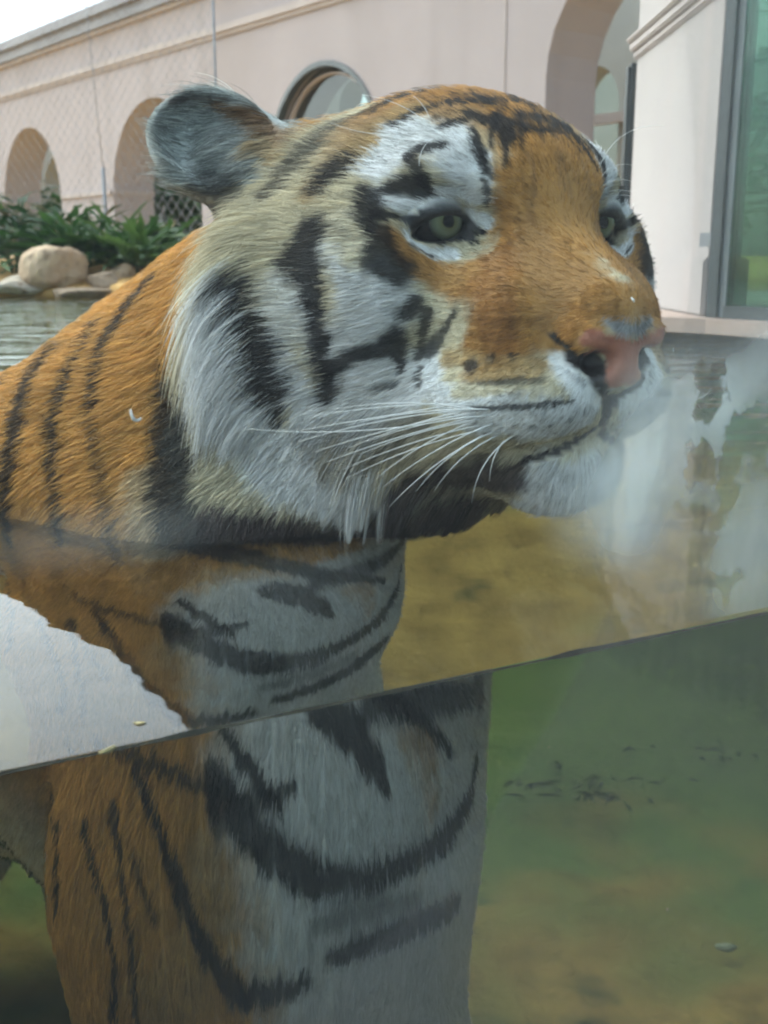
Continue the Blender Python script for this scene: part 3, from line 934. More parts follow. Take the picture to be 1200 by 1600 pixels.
# coat markings, with some painted shade on jaw and throat: strokes along the skin, x y z radius in cm (h: head frame, b: pool frame)
COAT = [
('b','white',1,0.6,0,0,[(-7.8,70.1,-10.9,2.71),(-6.5,69.6,-21.0,4.04),(-8.4,69.7,-11.0,5.86),(-6.1,70.0,-16.4,7.65),(-5.6,70.4,-23.3,7.29),(-5.5,73.2,-31.3,6.83)]),
('b','white',1,0.6,0,0,[(0.4,81.5,-12.1,3.34),(0.4,80.1,-18.4,3.91),(-0.7,77.4,-24.5,3.93),(-2.8,80.1,-34.7,4.27)]),
('b','white',1,0.6,0,0,[(-3.9,74.2,-8.3,2.80),(-0.2,80.5,-10.1,2.52)]),
('b','cream',0.6,1,0,0,[(-17.0,76.3,3.4,1.64),(-15.6,73.0,-1.5,1.60)]),
('b','tan',0.5,1,0,0,[(-14.9,67.7,-16.3,1.38),(-14.7,67.5,-21.3,1.65),(-18.2,68.4,-26.3,2.73)]),
('b','black',0.9,0.6,0,0,[(-14.8,80.9,14.9,0.53),(-15.3,79.9,12.1,0.72),(-15.2,78.8,9.5,1.24),(-15.1,77.5,6.2,1.55),(-15.1,75.7,3.1,1.53),(-14.2,74.1,0.5,1.60),(-11.1,73.1,-1.6,1.36),(-7.6,72.9,-4.4,1.13),(-3.6,74.4,-8.7,0.84),(0.0,79.3,-14.2,0.51)]),
('b','black',0.9,0.6,0,0,[(-17.6,86.9,17.6,0.63),(-18.9,87.0,16.3,0.73),(-20.6,86.5,14.4,0.89),(-21.1,85.4,13.2,0.78),(-21.4,84.2,12.0,0.62),(-21.7,82.0,9.6,0.50),(-21.7,81.0,8.3,0.35)]),
('b','black',0.75,0.7,0,0,[(-21.5,80.2,7.5,0.32),(-20.9,79.0,5.8,0.34),(-20.2,77.3,3.2,0.34),(-19.3,75.2,0.4,0.31),(-18.1,72.3,-3.9,0.32)]),
('b','black',0.9,0.6,0,0,[(-23.0,90.0,14.3,0.38),(-23.9,86.4,12.0,0.56),(-24.5,83.9,9.6,0.57),(-24.9,82.3,7.4,0.56),(-24.6,80.3,4.3,0.50),(-24.1,79.1,2.3,0.45),(-23.2,76.2,-3.0,0.44)]),
('b','black',0.9,0.6,0,0,[(-27.0,90.4,11.9,0.78),(-27.9,88.0,10.3,0.87),(-28.4,85.5,8.2,0.85),(-28.5,83.6,6.0,0.84),(-28.7,82.2,3.2,0.73),(-28.8,81.6,1.1,0.62),(-28.6,81.1,-8.0,0.64)]),
('b','black',0.9,0.7,0,0,[(-32.2,93.6,9.3,0.41),(-31.6,89.7,8.6,0.34)]),
('b','black',0.8,0.7,0,0,[(-21.1,71.5,-10.2,0.47),(-17.1,69.1,-11.3,0.50),(-14.4,68.4,-12.3,0.59),(-11.4,68.3,-13.2,0.68),(-9.4,68.9,-12.7,0.50)]),
('b','black',0.9,0.5,0,0,[(-7.5,71.1,-8.3,1.35),(-6.0,71.6,-9.8,1.32),(-4.7,72.0,-12.0,1.02),(-3.6,72.4,-14.7,0.33)]),
('b','black',0.8,0.8,0,0,[(-4.3,73.6,-8.8,1.39),(-1.7,77.0,-9.7,1.45),(1.1,85.0,-12.0,1.07)]),
('b','black',0.9,0.5,0,0,[(-13.0,68.2,-27.2,0.44),(-14.2,68.6,-11.2,0.76),(-12.4,68.0,-14.4,1.09),(-10.4,68.0,-16.8,1.33),(-8.1,68.7,-18.9,1.40),(-5.5,70.3,-19.7,1.09),(-2.4,73.7,-20.1,0.98),(-0.2,78.2,-20.0,1.08),(1.1,83.1,-19.0,0.81),(1.3,85.8,-17.0,0.38)]),
('b','black',0.9,0.6,0,0,[(-13.4,69.2,-9.0,0.45),(-11.8,68.7,-11.3,0.58),(-10.1,68.5,-14.0,0.32)]),
('b','black',0.9,0.6,0,0,[(-7.1,69.6,-24.6,0.83),(-4.9,71.3,-24.7,1.09),(-2.3,74.8,-25.1,1.13),(0.2,79.8,-26.0,0.92)]),
('b','grey',0.6,0.9,0,0,[(-7.9,68.8,-21.9,0.71),(-5.2,70.7,-22.1,0.97),(-2.2,74.5,-23.1,0.76)]),
('b','black',0.9,0.5,0,0,[(-19.5,70.2,-11.2,0.33),(-18.3,68.9,-14.1,0.42),(-17.3,68.2,-16.4,0.56),(-16.3,67.7,-19.6,0.56),(-14.9,67.5,-23.3,0.67),(-13.0,67.9,-26.3,1.07),(-10.6,68.4,-26.2,1.02),(-9.1,68.8,-25.8,0.63)]),
('b','black',0.85,0.7,0,0,[(-31.3,86.3,-16.7,0.29),(-26.7,75.3,-17.2,0.36),(-26.5,73.4,-21.3,0.47),(-27.0,73.9,-22.9,0.26)]),
('b','black',0.85,0.7,0,0,[(-22.1,72.1,-35.0,0.38),(-23.8,72.3,-15.7,0.39),(-22.1,69.8,-19.8,0.32),(-21.4,69.2,-23.9,0.30),(-22.6,70.7,-28.7,0.36)]),
('b','black',0.8,0.7,0,0,[(-19.7,70.3,-32.4,0.47),(-21.2,70.5,-14.2,0.38),(-20.7,69.4,-17.6,0.29),(-20.1,68.6,-22.8,0.24),(-20.6,69.6,-28.2,0.26)]),
('b','black',0.6,0.8,0,0,[(-20.0,69.3,-16.3,0.24),(-18.9,68.3,-19.3,0.29),(-18.1,68.0,-20.9,0.14)]),
('h','cream',1,0.8,0,1,[(-11.4,-6.4,7.9,1.46),(-11.3,-11.1,4.7,2.36),(-10.8,-13.6,1.6,2.30),(-9.6,-15.7,-2.0,2.47),(-7.3,-12.6,1.3,2.00)]),
('h','tan',0.8,0.9,0,1,[(-5.3,-5.8,7.2,1.37),(-6.2,-9.2,4.8,1.12),(-6.9,-11.8,2.1,1.11)]),
('h','white',1,0.7,0,1,[(-11.1,-17.1,-5.0,2.04),(-11.5,-17.4,-9.0,2.29),(-10.3,-16.3,-13.0,2.73),(-8.5,-14.6,-16.1,2.94),(-5.5,-12.1,-18.1,2.45),(-2.5,-9.2,-17.9,1.75)]),
('h','white',1,0.7,0,1,[(-7.6,-15.1,-8.0,1.32),(-6.4,-13.9,-10.5,1.32),(-6.0,-13.2,-13.2,1.32)]),
('h','white',1,0.7,0,1,[(-1.3,-12.3,-2.9,1.86),(0.0,-11.4,-4.7,2.66),(-1.2,-11.7,-7.3,2.49),(-0.9,-10.5,-10.2,2.30),(1.5,-9.3,-9.7,1.84),(-2.8,-11.4,-12.1,2.14),(-4.4,-13.7,-5.3,1.28)]),
('h','white',0.7,0.9,0,1,[(-7.1,-14.8,-4.1,1.31),(-6.7,-14.6,-7.1,1.31),(-2.9,-12.1,-0.1,1.06),(-1.6,-12.3,-2.1,1.25)]),
('h','cream',0.8,0.9,0,1,[(-3.1,-11.9,0.3,1.49),(-1.3,-12.0,-1.7,1.24),(-0.9,-10.4,0.2,0.83)]),
('h','orange',1,0.6,0,1,[(0.9,0.6,6.3,2.46),(3.7,-1.4,3.2,3.40),(4.5,-1.9,0.1,3.77),(6.1,-3.1,-2.7,4.06),(8.2,-3.2,-4.9,3.57),(10.3,-1.5,-4.9,1.97),(6.7,-5.9,-6.0,2.56),(5.7,-7.0,-8.3,1.78)]),
('h','orange',1,0.8,0,1,[(-3.9,-0.6,8.4,1.40),(-4.6,-3.2,8.1,1.15),(-0.9,0.4,7.3,1.82)]),
('h','orange',0.95,0.7,0,1,[(3.7,-6.6,-3.4,1.83),(1.9,-7.8,-3.4,1.23),(0.8,-9.5,-2.4,0.82),(-0.2,-10.3,-0.8,0.62)]),
('h','rust',0.6,1,0,1,[(3.9,-4.9,-2.2,1.23),(5.7,-6.6,-4.9,1.39),(6.6,-6.3,-7.5,0.98)]),
('h','brown',0.45,1,0,1,[(4.4,-2.9,-1.1,1.24),(6.9,-3.7,-3.8,1.20),(8.1,-2.2,-3.4,1.20),(7.7,-4.2,-6.0,0.79)]),
('h','tan',0.85,0.9,0,1,[(5.6,-7.7,-9.8,0.99),(7.3,-6.3,-9.4,0.98),(8.0,-4.9,-8.7,0.59),(3.2,-8.2,-8.4,0.61)]),
('h','white',1,0.5,0,1,[(-3.3,-8.9,3.7,1.96),(-3.4,-7.4,5.2,2.20),(-0.5,-6.3,4.9,1.93),(1.6,-5.5,3.6,1.31),(1.7,-5.0,1.7,1.10)]),
('h','white',1,0.7,0,1,[(-1.6,-10.0,1.4,0.84),(-0.1,-8.5,1.0,0.50),(0.8,-6.7,1.3,0.84)]),
('h','white',1,0.5,0,1,[(0.9,-5.1,0.3,0.47),(1.1,-4.0,0.1,0.56)]),
('h','white',1,0.6,0,1,[(3.5,-8.9,-10.8,1.01),(5.9,-7.6,-11.6,1.58),(8.2,-5.4,-12.1,1.77),(9.3,-2.9,-12.0,1.67),(9.6,-1.9,-10.8,1.27)]),
('h','white',1,0.6,0,1,[(8.3,-3.7,-8.3,0.51),(9.2,-3.4,-9.4,0.79),(9.7,-2.3,-10.6,0.79)]),
('h','white',1,0.7,0,1,[(6.4,-3.0,-16.6,1.86),(7.2,-0.9,-17.3,2.09),(7.7,0.1,-15.9,1.46),(5.0,-2.5,-18.3,1.48)]),
('h','cream',0.9,0.7,0,1,[(4.5,-8.3,-10.4,0.48),(6.2,-7.4,-10.1,0.43),(8.0,-5.8,-9.7,0.27)]),
('h','eargrey',1,0.6,0,1,[(-20.2,-15.8,6.0,3.31),(-18.2,-15.1,4.5,2.74)]),
('h','dark',0.8,0.9,0,1,[(-20.0,-18.4,7.8,0.30),(-20.0,-17.1,9.1,0.36),(-19.8,-15.8,9.5,0.36),(-18.9,-13.1,8.9,0.36),(-16.6,-11.6,7.7,0.40)]),
('h','tan',0.8,0.9,0,1,[(-15.6,-12.6,5.9,0.98),(-13.8,-11.9,5.1,1.21)]),
('h','brown',0.85,0.9,0,1,[(-19.6,-14.3,9.1,0.31),(-18.6,-12.8,8.3,0.61),(-15.9,-11.7,7.1,0.89),(-14.5,-11.1,6.3,0.98)]),
('h','black',0.75,0.9,0,1,[(-18.3,-16.1,3.8,0.99),(-16.5,-15.1,3.2,1.47),(-16.0,-14.5,2.3,1.07),(-18.0,-15.1,1.3,0.84)]),
('h','eargrey',0.8,0.8,0,1,[(-20.4,-17.7,7.3,1.52),(-18.2,-18.0,4.4,1.48)]),
('h','black',0.75,0.9,0,1,[(-9.2,-5.9,8.1,0.52),(-10.3,-7.8,7.1,0.88),(-10.9,-10.2,5.4,1.04),(-11.1,-12.2,3.4,1.03),(-11.4,-13.5,1.9,0.74)]),
('h','black',0.95,0.5,0,1,[(-6.3,-10.0,4.0,0.72),(-6.3,-10.8,3.1,1.31),(-6.4,-11.7,2.1,0.64)]),
('h','black',0.96,0.5,0,1,[(-4.9,-12.5,0.2,0.58),(-5.3,-13.1,-0.8,1.47),(-6.0,-13.8,-1.9,1.59),(-4.5,-13.6,-2.9,1.45),(-3.9,-13.6,-4.5,1.14),(-3.9,-13.4,-6.6,0.93),(-4.0,-13.0,-8.3,0.88),(-4.2,-12.6,-9.8,1.05),(-4.7,-12.6,-11.1,0.69)]),
('h','black',0.95,0.5,0,1,[(-3.0,-10.5,2.0,0.58),(-1.8,-10.7,0.8,1.07),(-1.2,-11.1,-0.3,0.71)]),
('h','black',0.95,0.5,0,1,[(-1.4,-10.8,0.3,0.42),(-0.6,-10.0,0.2,0.35),(-0.2,-9.1,0.0,0.27)]),
('h','black',0.9,0.6,0,1,[(-0.4,-10.7,-0.9,0.85),(0.1,-10.9,-2.2,1.29),(0.8,-10.2,-3.1,1.00)]),
('h','black',0.95,0.5,0,1,[(-1.2,-7.9,4.0,0.68),(-0.8,-7.4,4.4,0.79),(-0.0,-6.5,4.5,0.47)]),
('h','black',0.9,0.5,0,1,[(-1.0,-8.0,3.8,0.51),(-0.1,-8.0,2.8,0.46),(0.3,-7.7,2.2,0.42)]),
('h','black',0.95,0.5,0,1,[(-1.6,-9.5,1.9,0.47),(-0.8,-8.8,2.1,0.78),(-0.0,-8.1,2.1,0.78),(0.5,-7.4,1.8,0.27)]),
('h','black',0.96,0.5,0,1,[(-10.7,-16.7,-3.5,0.72),(-9.5,-16.4,-5.2,1.36),(-8.8,-16.0,-7.1,1.62),(-8.3,-15.5,-9.3,1.62),(-8.0,-15.0,-11.1,1.20),(-8.0,-14.8,-12.8,0.71)]),
('h','black',0.93,0.6,0,1,[(-4.1,-12.6,-9.5,0.79),(-2.1,-11.9,-8.3,0.61),(-0.7,-11.0,-7.9,0.56),(0.3,-10.1,-7.3,0.95),(0.2,-9.8,-8.4,0.56),(0.3,-9.8,-9.4,0.23)]),
('h','black',0.9,0.6,0,1,[(1.0,-9.7,-5.6,0.55),(1.3,-9.3,-5.0,0.55)]),
('h','black',0.85,0.6,0,1,[(1.6,-8.7,-5.6,0.41),(1.3,-8.8,-6.9,0.37),(1.1,-9.0,-8.4,0.35)]),
('h','black',0.85,0.6,0,1,[(1.7,-8.6,-8.0,0.55),(2.4,-8.1,-6.9,0.37),(3.4,-7.8,-5.6,0.22)]),
('h','black',0.8,0.6,0,1,[(1.4,-9.1,-9.1,0.21),(1.7,-9.4,-10.3,0.20)]),
('h','grey',0.7,0.8,0,1,[(-1.3,-10.8,-10.5,0.29),(-0.0,-10.0,-10.2,0.25)]),
('h','black',0.9,0.6,0,1,[(4.9,-7.6,-8.8,0.54)]),
('h','black',0.85,0.6,0,1,[(6.0,-6.8,-8.3,0.34)]),
('h','black',0.8,0.6,0,1,[(7.0,-5.9,-8.1,0.24)]),
('h','black',0.7,0.7,0,1,[(5.2,-7.9,-9.8,0.16),(7.1,-6.6,-9.6,0.20),(8.6,-4.8,-9.5,0.20)]),
('h','black',0.85,0.6,0,1,[(5.5,-7.8,-11.3,0.14),(7.6,-6.4,-11.1,0.20),(8.9,-5.0,-10.9,0.19),(9.6,-3.4,-10.7,0.14)]),
('h','black',0.6,0.8,0,1,[(5.5,-7.5,-12.2,0.16)]),
('h','black',0.6,0.8,0,1,[(6.4,-6.8,-12.3,0.16)]),
('h','black',0.6,0.8,0,1,[(7.4,-6.0,-12.3,0.16)]),
('h','black',0.6,0.8,0,1,[(8.1,-5.1,-12.3,0.16)]),
('h','black',0.6,0.8,0,1,[(8.8,-4.2,-12.1,0.16)]),
('h','black',0.6,0.8,0,1,[(9.3,-3.2,-11.8,0.16)]),
('h','black',0.6,0.8,0,1,[(5.6,-6.9,-12.9,0.16)]),
('h','black',0.6,0.8,0,1,[(6.5,-5.6,-13.2,0.16)]),
('h','black',0.6,0.8,0,1,[(7.6,-4.5,-13.1,0.16)]),
('h','black',0.6,0.8,0,1,[(8.4,-3.6,-12.7,0.16)]),
('h','black',0.6,0.8,0,1,[(9.6,-2.4,-11.4,0.16)]),
('h','black',0.95,0.6,0,1,[(-8.4,-6.9,7.4,0.31),(-9.0,-5.3,8.3,0.64),(-8.6,-3.6,8.9,0.65),(-7.4,-2.0,9.1,0.48)]),
('h','black',0.95,0.6,0,1,[(-5.1,-7.1,6.3,0.36),(-4.6,-5.6,7.1,0.52),(-3.5,-3.3,7.8,0.50)]),
('h','black',0.95,0.6,0,1,[(-1.5,-5.3,5.9,0.53),(-1.0,-4.4,6.2,0.48)]),
('h','black',0.9,0.6,0,1,[(-3.0,-2.7,7.7,0.55),(-2.2,-1.5,7.7,0.55),(-4.1,-1.5,8.4,0.40)]),
('h','black',0.95,0.6,0,1,[(0.2,-4.3,5.6,0.24),(1.6,-4.8,4.1,0.47),(2.2,-4.8,2.9,0.27)]),
('h','black',0.95,0.6,0,1,[(-1.2,-3.7,6.7,0.49),(0.1,-3.2,6.2,0.48),(0.5,-2.3,6.3,0.75),(1.8,-2.8,5.0,0.52),(2.5,-3.4,4.0,0.25),(2.8,-3.7,3.1,0.15)]),
('h','black',0.6,0.9,0,1,[(0.3,-0.7,6.7,0.65),(0.8,0.8,6.4,0.83),(1.7,1.9,5.5,0.49)]),
('h','black',0.85,0.7,0,1,[(2.3,-4.9,2.4,0.23),(2.3,-4.6,1.7,0.27),(1.5,-4.1,0.9,0.19)]),
('h','skin',1,0.4,1,1,[(-0.2,-9.2,-0.0,0.19),(0.2,-8.4,0.5,0.25),(0.8,-7.4,0.7,0.25),(1.1,-6.3,0.5,0.29),(0.8,-5.0,-0.2,0.34),(1.1,-4.2,-0.7,0.21)]),
('h','skin',1,0.4,1,1,[(-0.1,-9.1,-0.2,0.15),(-1.1,-7.7,-0.9,0.19),(0.6,-7.3,-1.4,0.19),(0.9,-6.2,-1.2,0.25),(1.0,-4.9,-0.8,0.38),(1.2,-4.9,-1.4,0.21)]),
('h','skin',1,0.4,1,1,[(0.2,-8.4,-0.2,0.75),(-0.5,-6.3,-0.3,0.94),(-0.0,-5.2,-0.4,0.56)]),
('h','white',1,0.4,0,1,[(-0.0,-9.3,-0.7,0.25),(0.4,-8.8,-1.5,0.35),(0.9,-7.8,-2.1,0.44),(1.1,-6.6,-2.1,0.63)]),
('h','black',0.8,0.6,0,1,[(0.4,-9.1,-1.5,0.08),(0.8,-8.2,-2.1,0.12),(1.1,-7.4,-2.3,0.08)]),
('h','lip',1,0.6,1,1,[(8.6,0.1,-12.2,0.21),(7.6,-0.7,-13.4,0.33),(7.0,-2.5,-14.3,0.31),(5.9,-3.9,-14.9,0.21),(4.1,-4.8,-15.7,0.13)]),
('h','dark',0.93,0.8,0,1,[(-2.2,-8.9,-17.9,0.87),(-0.3,-7.9,-16.6,1.29),(1.3,-6.4,-16.3,1.70),(2.9,-5.0,-16.2,1.90),(4.8,-4.3,-16.1,1.25)]),  # dark lip and jaw fur, with the jaw's shadow painted in
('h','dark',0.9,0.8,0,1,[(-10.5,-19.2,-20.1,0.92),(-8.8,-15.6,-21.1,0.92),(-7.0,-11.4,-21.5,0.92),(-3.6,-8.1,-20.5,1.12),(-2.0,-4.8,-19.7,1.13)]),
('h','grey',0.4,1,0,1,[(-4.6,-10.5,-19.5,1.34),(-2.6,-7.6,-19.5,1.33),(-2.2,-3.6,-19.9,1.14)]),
('h','grey',0.55,1,0,1,[(-6.1,-13.2,-14.5,1.33),(-3.2,-11.2,-14.3,1.73),(-0.3,-9.9,-13.6,1.47),(1.9,-9.3,-12.5,0.82)]),  # jaw fur greyed for wet and for painted-in shade
('h','fuzz',1,0.7,0,1,[(10.4,-1.8,-6.1,0.24),(10.9,-0.7,-6.5,0.51),(10.8,0.6,-6.5,0.28)]),
('h','pink',1,0.3,1,1,[(10.1,-3.3,-7.2,0.27),(10.5,-2.9,-7.0,0.50),(10.6,-1.5,-7.5,0.61),(10.8,-0.1,-7.9,0.70),(10.6,1.5,-7.6,0.57),(10.7,2.3,-7.1,0.43)]),
('h','pink',1,0.3,1,1,[(10.7,-0.7,-8.3,1.17),(10.6,-1.0,-9.3,0.93),(10.2,-1.0,-10.0,0.48)]),
('h','pink',1,0.3,1,1,[(10.8,0.2,-8.3,0.94),(10.8,-0.2,-9.1,0.84),(10.5,-0.6,-9.8,0.56)]),
('h','pink',1,0.3,1,1,[(9.3,2.3,-8.1,0.83),(10.7,0.8,-8.5,0.56)]),
('h','nostril',1,0.3,1,1,[(7.9,-3.7,-6.9,0.24),(9.0,-3.5,-7.7,0.55),(9.1,-2.5,-8.2,0.87),(8.9,-1.4,-9.0,0.84),(10.1,-1.8,-9.7,0.47),(9.3,-0.6,-10.7,0.28)]),
('h','lip',1,0.4,1,1,[(9.1,-0.4,-10.9,0.45),(8.9,-0.2,-11.6,0.33),(8.5,0.1,-12.5,0.33)]),
('b','dark',0.9,0.8,0,0,[(-12.2,74.5,0.8,1.14),(-8.2,75.0,0.1,1.37),(-3.7,76.1,-1.5,1.39),(0.9,75.0,0.2,1.37)]),
('b','dark',0.8,0.9,0,0,[(0.9,73.5,2.2,1.55),(3.6,73.8,2.4,1.78),(6.4,75.5,2.2,1.60),(1.5,87.4,-12.9,1.37)]),  # throat below the chin, its shadow painted into the fur
('h','black',0.9,0.6,0,1,[(-3.1,-3.9,7.4,0.27),(-2.3,-2.1,7.7,0.32)]),
('h','black',0.9,0.6,0,1,[(-1.4,-2.3,7.3,0.27),(-2.8,1.5,8.0,0.28)]),
('h','black',0.8,0.7,0,1,[(-1.1,1.0,7.3,0.23),(0.0,2.3,6.5,0.30),(1.1,3.3,5.5,0.20)]),
('h','black',0.75,0.8,0,1,[(1.2,-1.5,6.0,0.31),(1.9,-0.2,5.6,0.37),(1.9,1.4,5.5,0.22)]),
('h','black',0.8,0.7,0,1,[(-2.8,-5.3,6.5,0.18),(-1.7,-3.5,7.0,0.20)]),
('h','black',0.8,0.7,0,1,[(1.6,-4.7,4.1,0.21),(2.3,-4.6,3.1,0.25),(2.6,-4.4,2.4,0.15)]),
('h','brown',0.5,1,0,1,[(3.0,-1.9,4.0,0.17),(3.9,-2.3,1.6,0.21),(4.1,-2.8,-0.3,0.17)]),
('h','brown',0.4,1,0,1,[(3.3,-0.1,4.1,0.17),(4.3,-0.3,1.7,0.21),(5.2,-0.7,-0.3,0.17)]),
('h','black',0.85,0.7,0,1,[(-6.7,-5.0,8.1,0.21),(-5.1,-3.4,8.2,0.23),(-4.9,-2.0,8.5,0.19)]),
('h','black',0.85,0.7,0,1,[(-0.3,-2.3,6.7,0.27),(1.0,-3.4,5.5,0.26),(1.8,-4.1,4.4,0.15)]),
('h','black',0.75,0.8,0,1,[(0.1,-0.7,6.8,0.22),(1.8,-1.6,5.5,0.24),(2.7,-2.4,4.3,0.13)]),
('h','black',0.6,0.8,0,1,[(-0.1,0.8,6.9,0.20),(2.4,-0.6,5.1,0.20)]),
('h','black',0.8,0.7,0,1,[(-2.9,0.2,8.1,0.28),(-1.9,2.0,7.5,0.28)])]
# ------------------------------------------------------------------ coat colours
CC = {k: np.array(v) for k, v in dict(
    orange=(.47, .24, .062), ginger=(.60, .325, .085), rust=(.34, .145, .04), brown=(.26, .14, .055), tan=(.48, .33, .15), cream=(.64, .57, .40), white=(.84, .85, .83),
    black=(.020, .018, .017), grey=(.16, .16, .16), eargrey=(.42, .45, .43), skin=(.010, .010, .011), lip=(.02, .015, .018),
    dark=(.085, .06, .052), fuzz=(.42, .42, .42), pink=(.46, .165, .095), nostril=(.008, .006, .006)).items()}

def stroke_dist(P, pts):
    """distance to a stroke minus its radius, over the radius (<0 inside)"""
    pts = np.array(pts, float)
    best = np.full(len(P), 9.)
    segs = [(pts[0], pts[0])] if len(pts) == 1 else list(zip(pts, pts[1:]))
    for a, b in segs:
        d = b[:3] - a[:3]
        L = d @ d
        t = np.clip((P - a[:3]) @ d / L, 0, 1) if L > 0 else np.zeros(len(P))
        r = a[3] + (b[3] - a[3]) * t
        dist = np.sqrt(((P - a[:3] - t[:, None] * d) ** 2).sum(1))
        best = np.minimum(best, dist / r - 1)
    return best

def coat(P, bare_only=False):
    """albedo and bare-skin mask at world points"""
    q = to_head(P)
    B = P * 100
    n1 = vnoise(P, 90, 5) - .5
    n2 = vnoise(P, 300, 6) - .5
    # body: ginger, pale below
    col = np.tile(CC['ginger'], (len(P), 1)) * (1 + .22 * (vnoise(P, 25, 9) - .5))[:, None]
    belly = np.clip((-.18 - P[:, 2]) / .08, 0, 1) * np.clip((P[:, 1] - .88) / .05, 0, 1)
    col = col + (CC['white'] - col) * (belly * .8)[:, None]
    # banding of the flanks, rump, far side and tail
    along = P[:, 0] * -.55 + P[:, 1] * .83
    acrs = P[:, 0] * .83 + P[:, 1] * .55
    w = along + .05 * np.sin(P[:, 2] * 14 + acrs * 5) + .03 * (vnoise(P, 6, 4) - .5)
    band = np.sin(w * 2 * np.pi / .105)
    rear = np.clip((along - 1.02) / .05, 0, 1)
    col = col + (CC['black'] - col) * (np.clip((band - .45) / .2, 0, 1) * rear * .93)[:, None]
    pale = np.clip((acrs - .40) / .05, 0, 1) * np.clip((.0 - P[:, 2]) / .05, 0, 1) * (1 - rear)
    col = col + (CC['white'] - col) * pale[:, None]
    far = np.clip((acrs - .62) / .04, 0, 1) * (1 - rear)
    col = col + (CC['black'] - col) * (np.clip((band - .6) / .2, 0, 1) * far * .93)[:, None]
    # head ground colour
    hd = (np.abs(q[:, 0] + 5) < 19) & (np.abs(q[:, 1]) < 21) & (q[:, 2] > -22) & (q[:, 2] < 16)
    hd &= q[:, 0] > -15 - .35 * np.clip(-q[:, 2], 0, 20) * 0
    ear = np.linalg.norm((np.abs(q) * np.array([0, 1, 0]) + q * np.array([1, 0, 1])) - EAR_C, axis=1) < 6.5
    hd |= ear
    base = CC['cream'] + (CC['orange'] - CC['cream']) * np.clip((q[:, 2] - 3) / 5, 0, 1)[:, None]
    col[hd] = base[hd]
    eb = ear & (((np.stack([q[:, 0], np.abs(q[:, 1]), q[:, 2]], 1) - EAR_C) @ EAR_R)[:, 0] < -.2)
    col[ear & ~eb & (q[:, 2] > 3)] = CC['eargrey']
    col[eb] = np.array([.13, .105, .08])
    bare = np.zeros(len(P))
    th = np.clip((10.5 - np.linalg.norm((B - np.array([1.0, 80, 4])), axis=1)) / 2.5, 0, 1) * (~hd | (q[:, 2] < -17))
    col += (CC['dark'] - col) * (th * .45)[:, None]  # dark throat, colour also holds its shade under the jaw
    qm = q * np.array([1, -1, 1])
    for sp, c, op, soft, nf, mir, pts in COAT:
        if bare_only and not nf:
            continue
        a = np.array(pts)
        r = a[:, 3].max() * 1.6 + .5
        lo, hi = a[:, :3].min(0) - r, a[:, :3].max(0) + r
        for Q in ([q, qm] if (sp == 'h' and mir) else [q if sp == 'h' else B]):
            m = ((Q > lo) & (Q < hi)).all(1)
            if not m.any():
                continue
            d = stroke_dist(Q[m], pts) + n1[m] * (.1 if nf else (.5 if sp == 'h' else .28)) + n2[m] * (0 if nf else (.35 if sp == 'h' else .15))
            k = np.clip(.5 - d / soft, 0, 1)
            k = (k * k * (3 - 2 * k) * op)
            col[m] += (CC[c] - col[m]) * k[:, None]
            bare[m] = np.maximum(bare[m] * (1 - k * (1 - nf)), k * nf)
    # inside the lids and nostrils is always dark
    for s in (1, -1):
        e = np.clip((2.62 - np.linalg.norm(q - EYE * np.array([1, s, 1]), axis=1)) / .18, 0, 1) * np.clip((q[:, 0] - EYE[0]) / .4, 0, 1)
        bare = np.maximum(bare, e)
        col += (CC['skin'] - col) * e[:, None]
    return col, bare

# ------------------------------------------------------------------ skin
tri = np.concatenate([tq[:, [0, 1, 2]], tq[:, [0, 2, 3]]])
fn_ = np.cross(tv[tri[:, 1]] - tv[tri[:, 0]], tv[tri[:, 2]] - tv[tri[:, 0]])
vn = np.zeros_like(tv)
for k in range(3):
    np.add.at(vn, tri[:, k], fn_)
vn /= np.linalg.norm(vn, axis=1)[:, None] + 1e-12
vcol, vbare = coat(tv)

m_skin, n, out = material('tiger_skin')
b = n.nodes.new('ShaderNodeBsdfPrincipled')
at = n.nodes.new('ShaderNodeAttribute'); at.attribute_name = 'coat'
n.links.new(at.outputs['Color'], b.inputs['Base Color'])
at2 = n.nodes.new('ShaderNodeAttribute'); at2.attribute_name = 'bare'
mr = n.nodes.new('ShaderNodeMapRange')
mr.inputs['To Min'].default_value = .85
mr.inputs['To Max'].default_value = .42
n.links.new(at2.outputs['Fac'], mr.inputs['Value'])
n.links.new(mr.outputs['Result'], b.inputs['Roughness'])
tc = n.nodes.new('ShaderNodeTexCoord')
vo = n.nodes.new('ShaderNodeTexVoronoi'); vo.inputs['Scale'].default_value = 700
n.links.new(tc.outputs['Object'], vo.inputs['Vector'])
bp = n.nodes.new('ShaderNodeBump'); bp.inputs['Strength'].default_value = .35; bp.inputs['Distance'].default_value = .0008
n.links.new(vo.outputs['Distance'], bp.inputs['Height'])
n.links.new(bp.outputs['Normal'], b.inputs['Normal'])
n.links.new(b.outputs['BSDF'], out.inputs['Surface'])

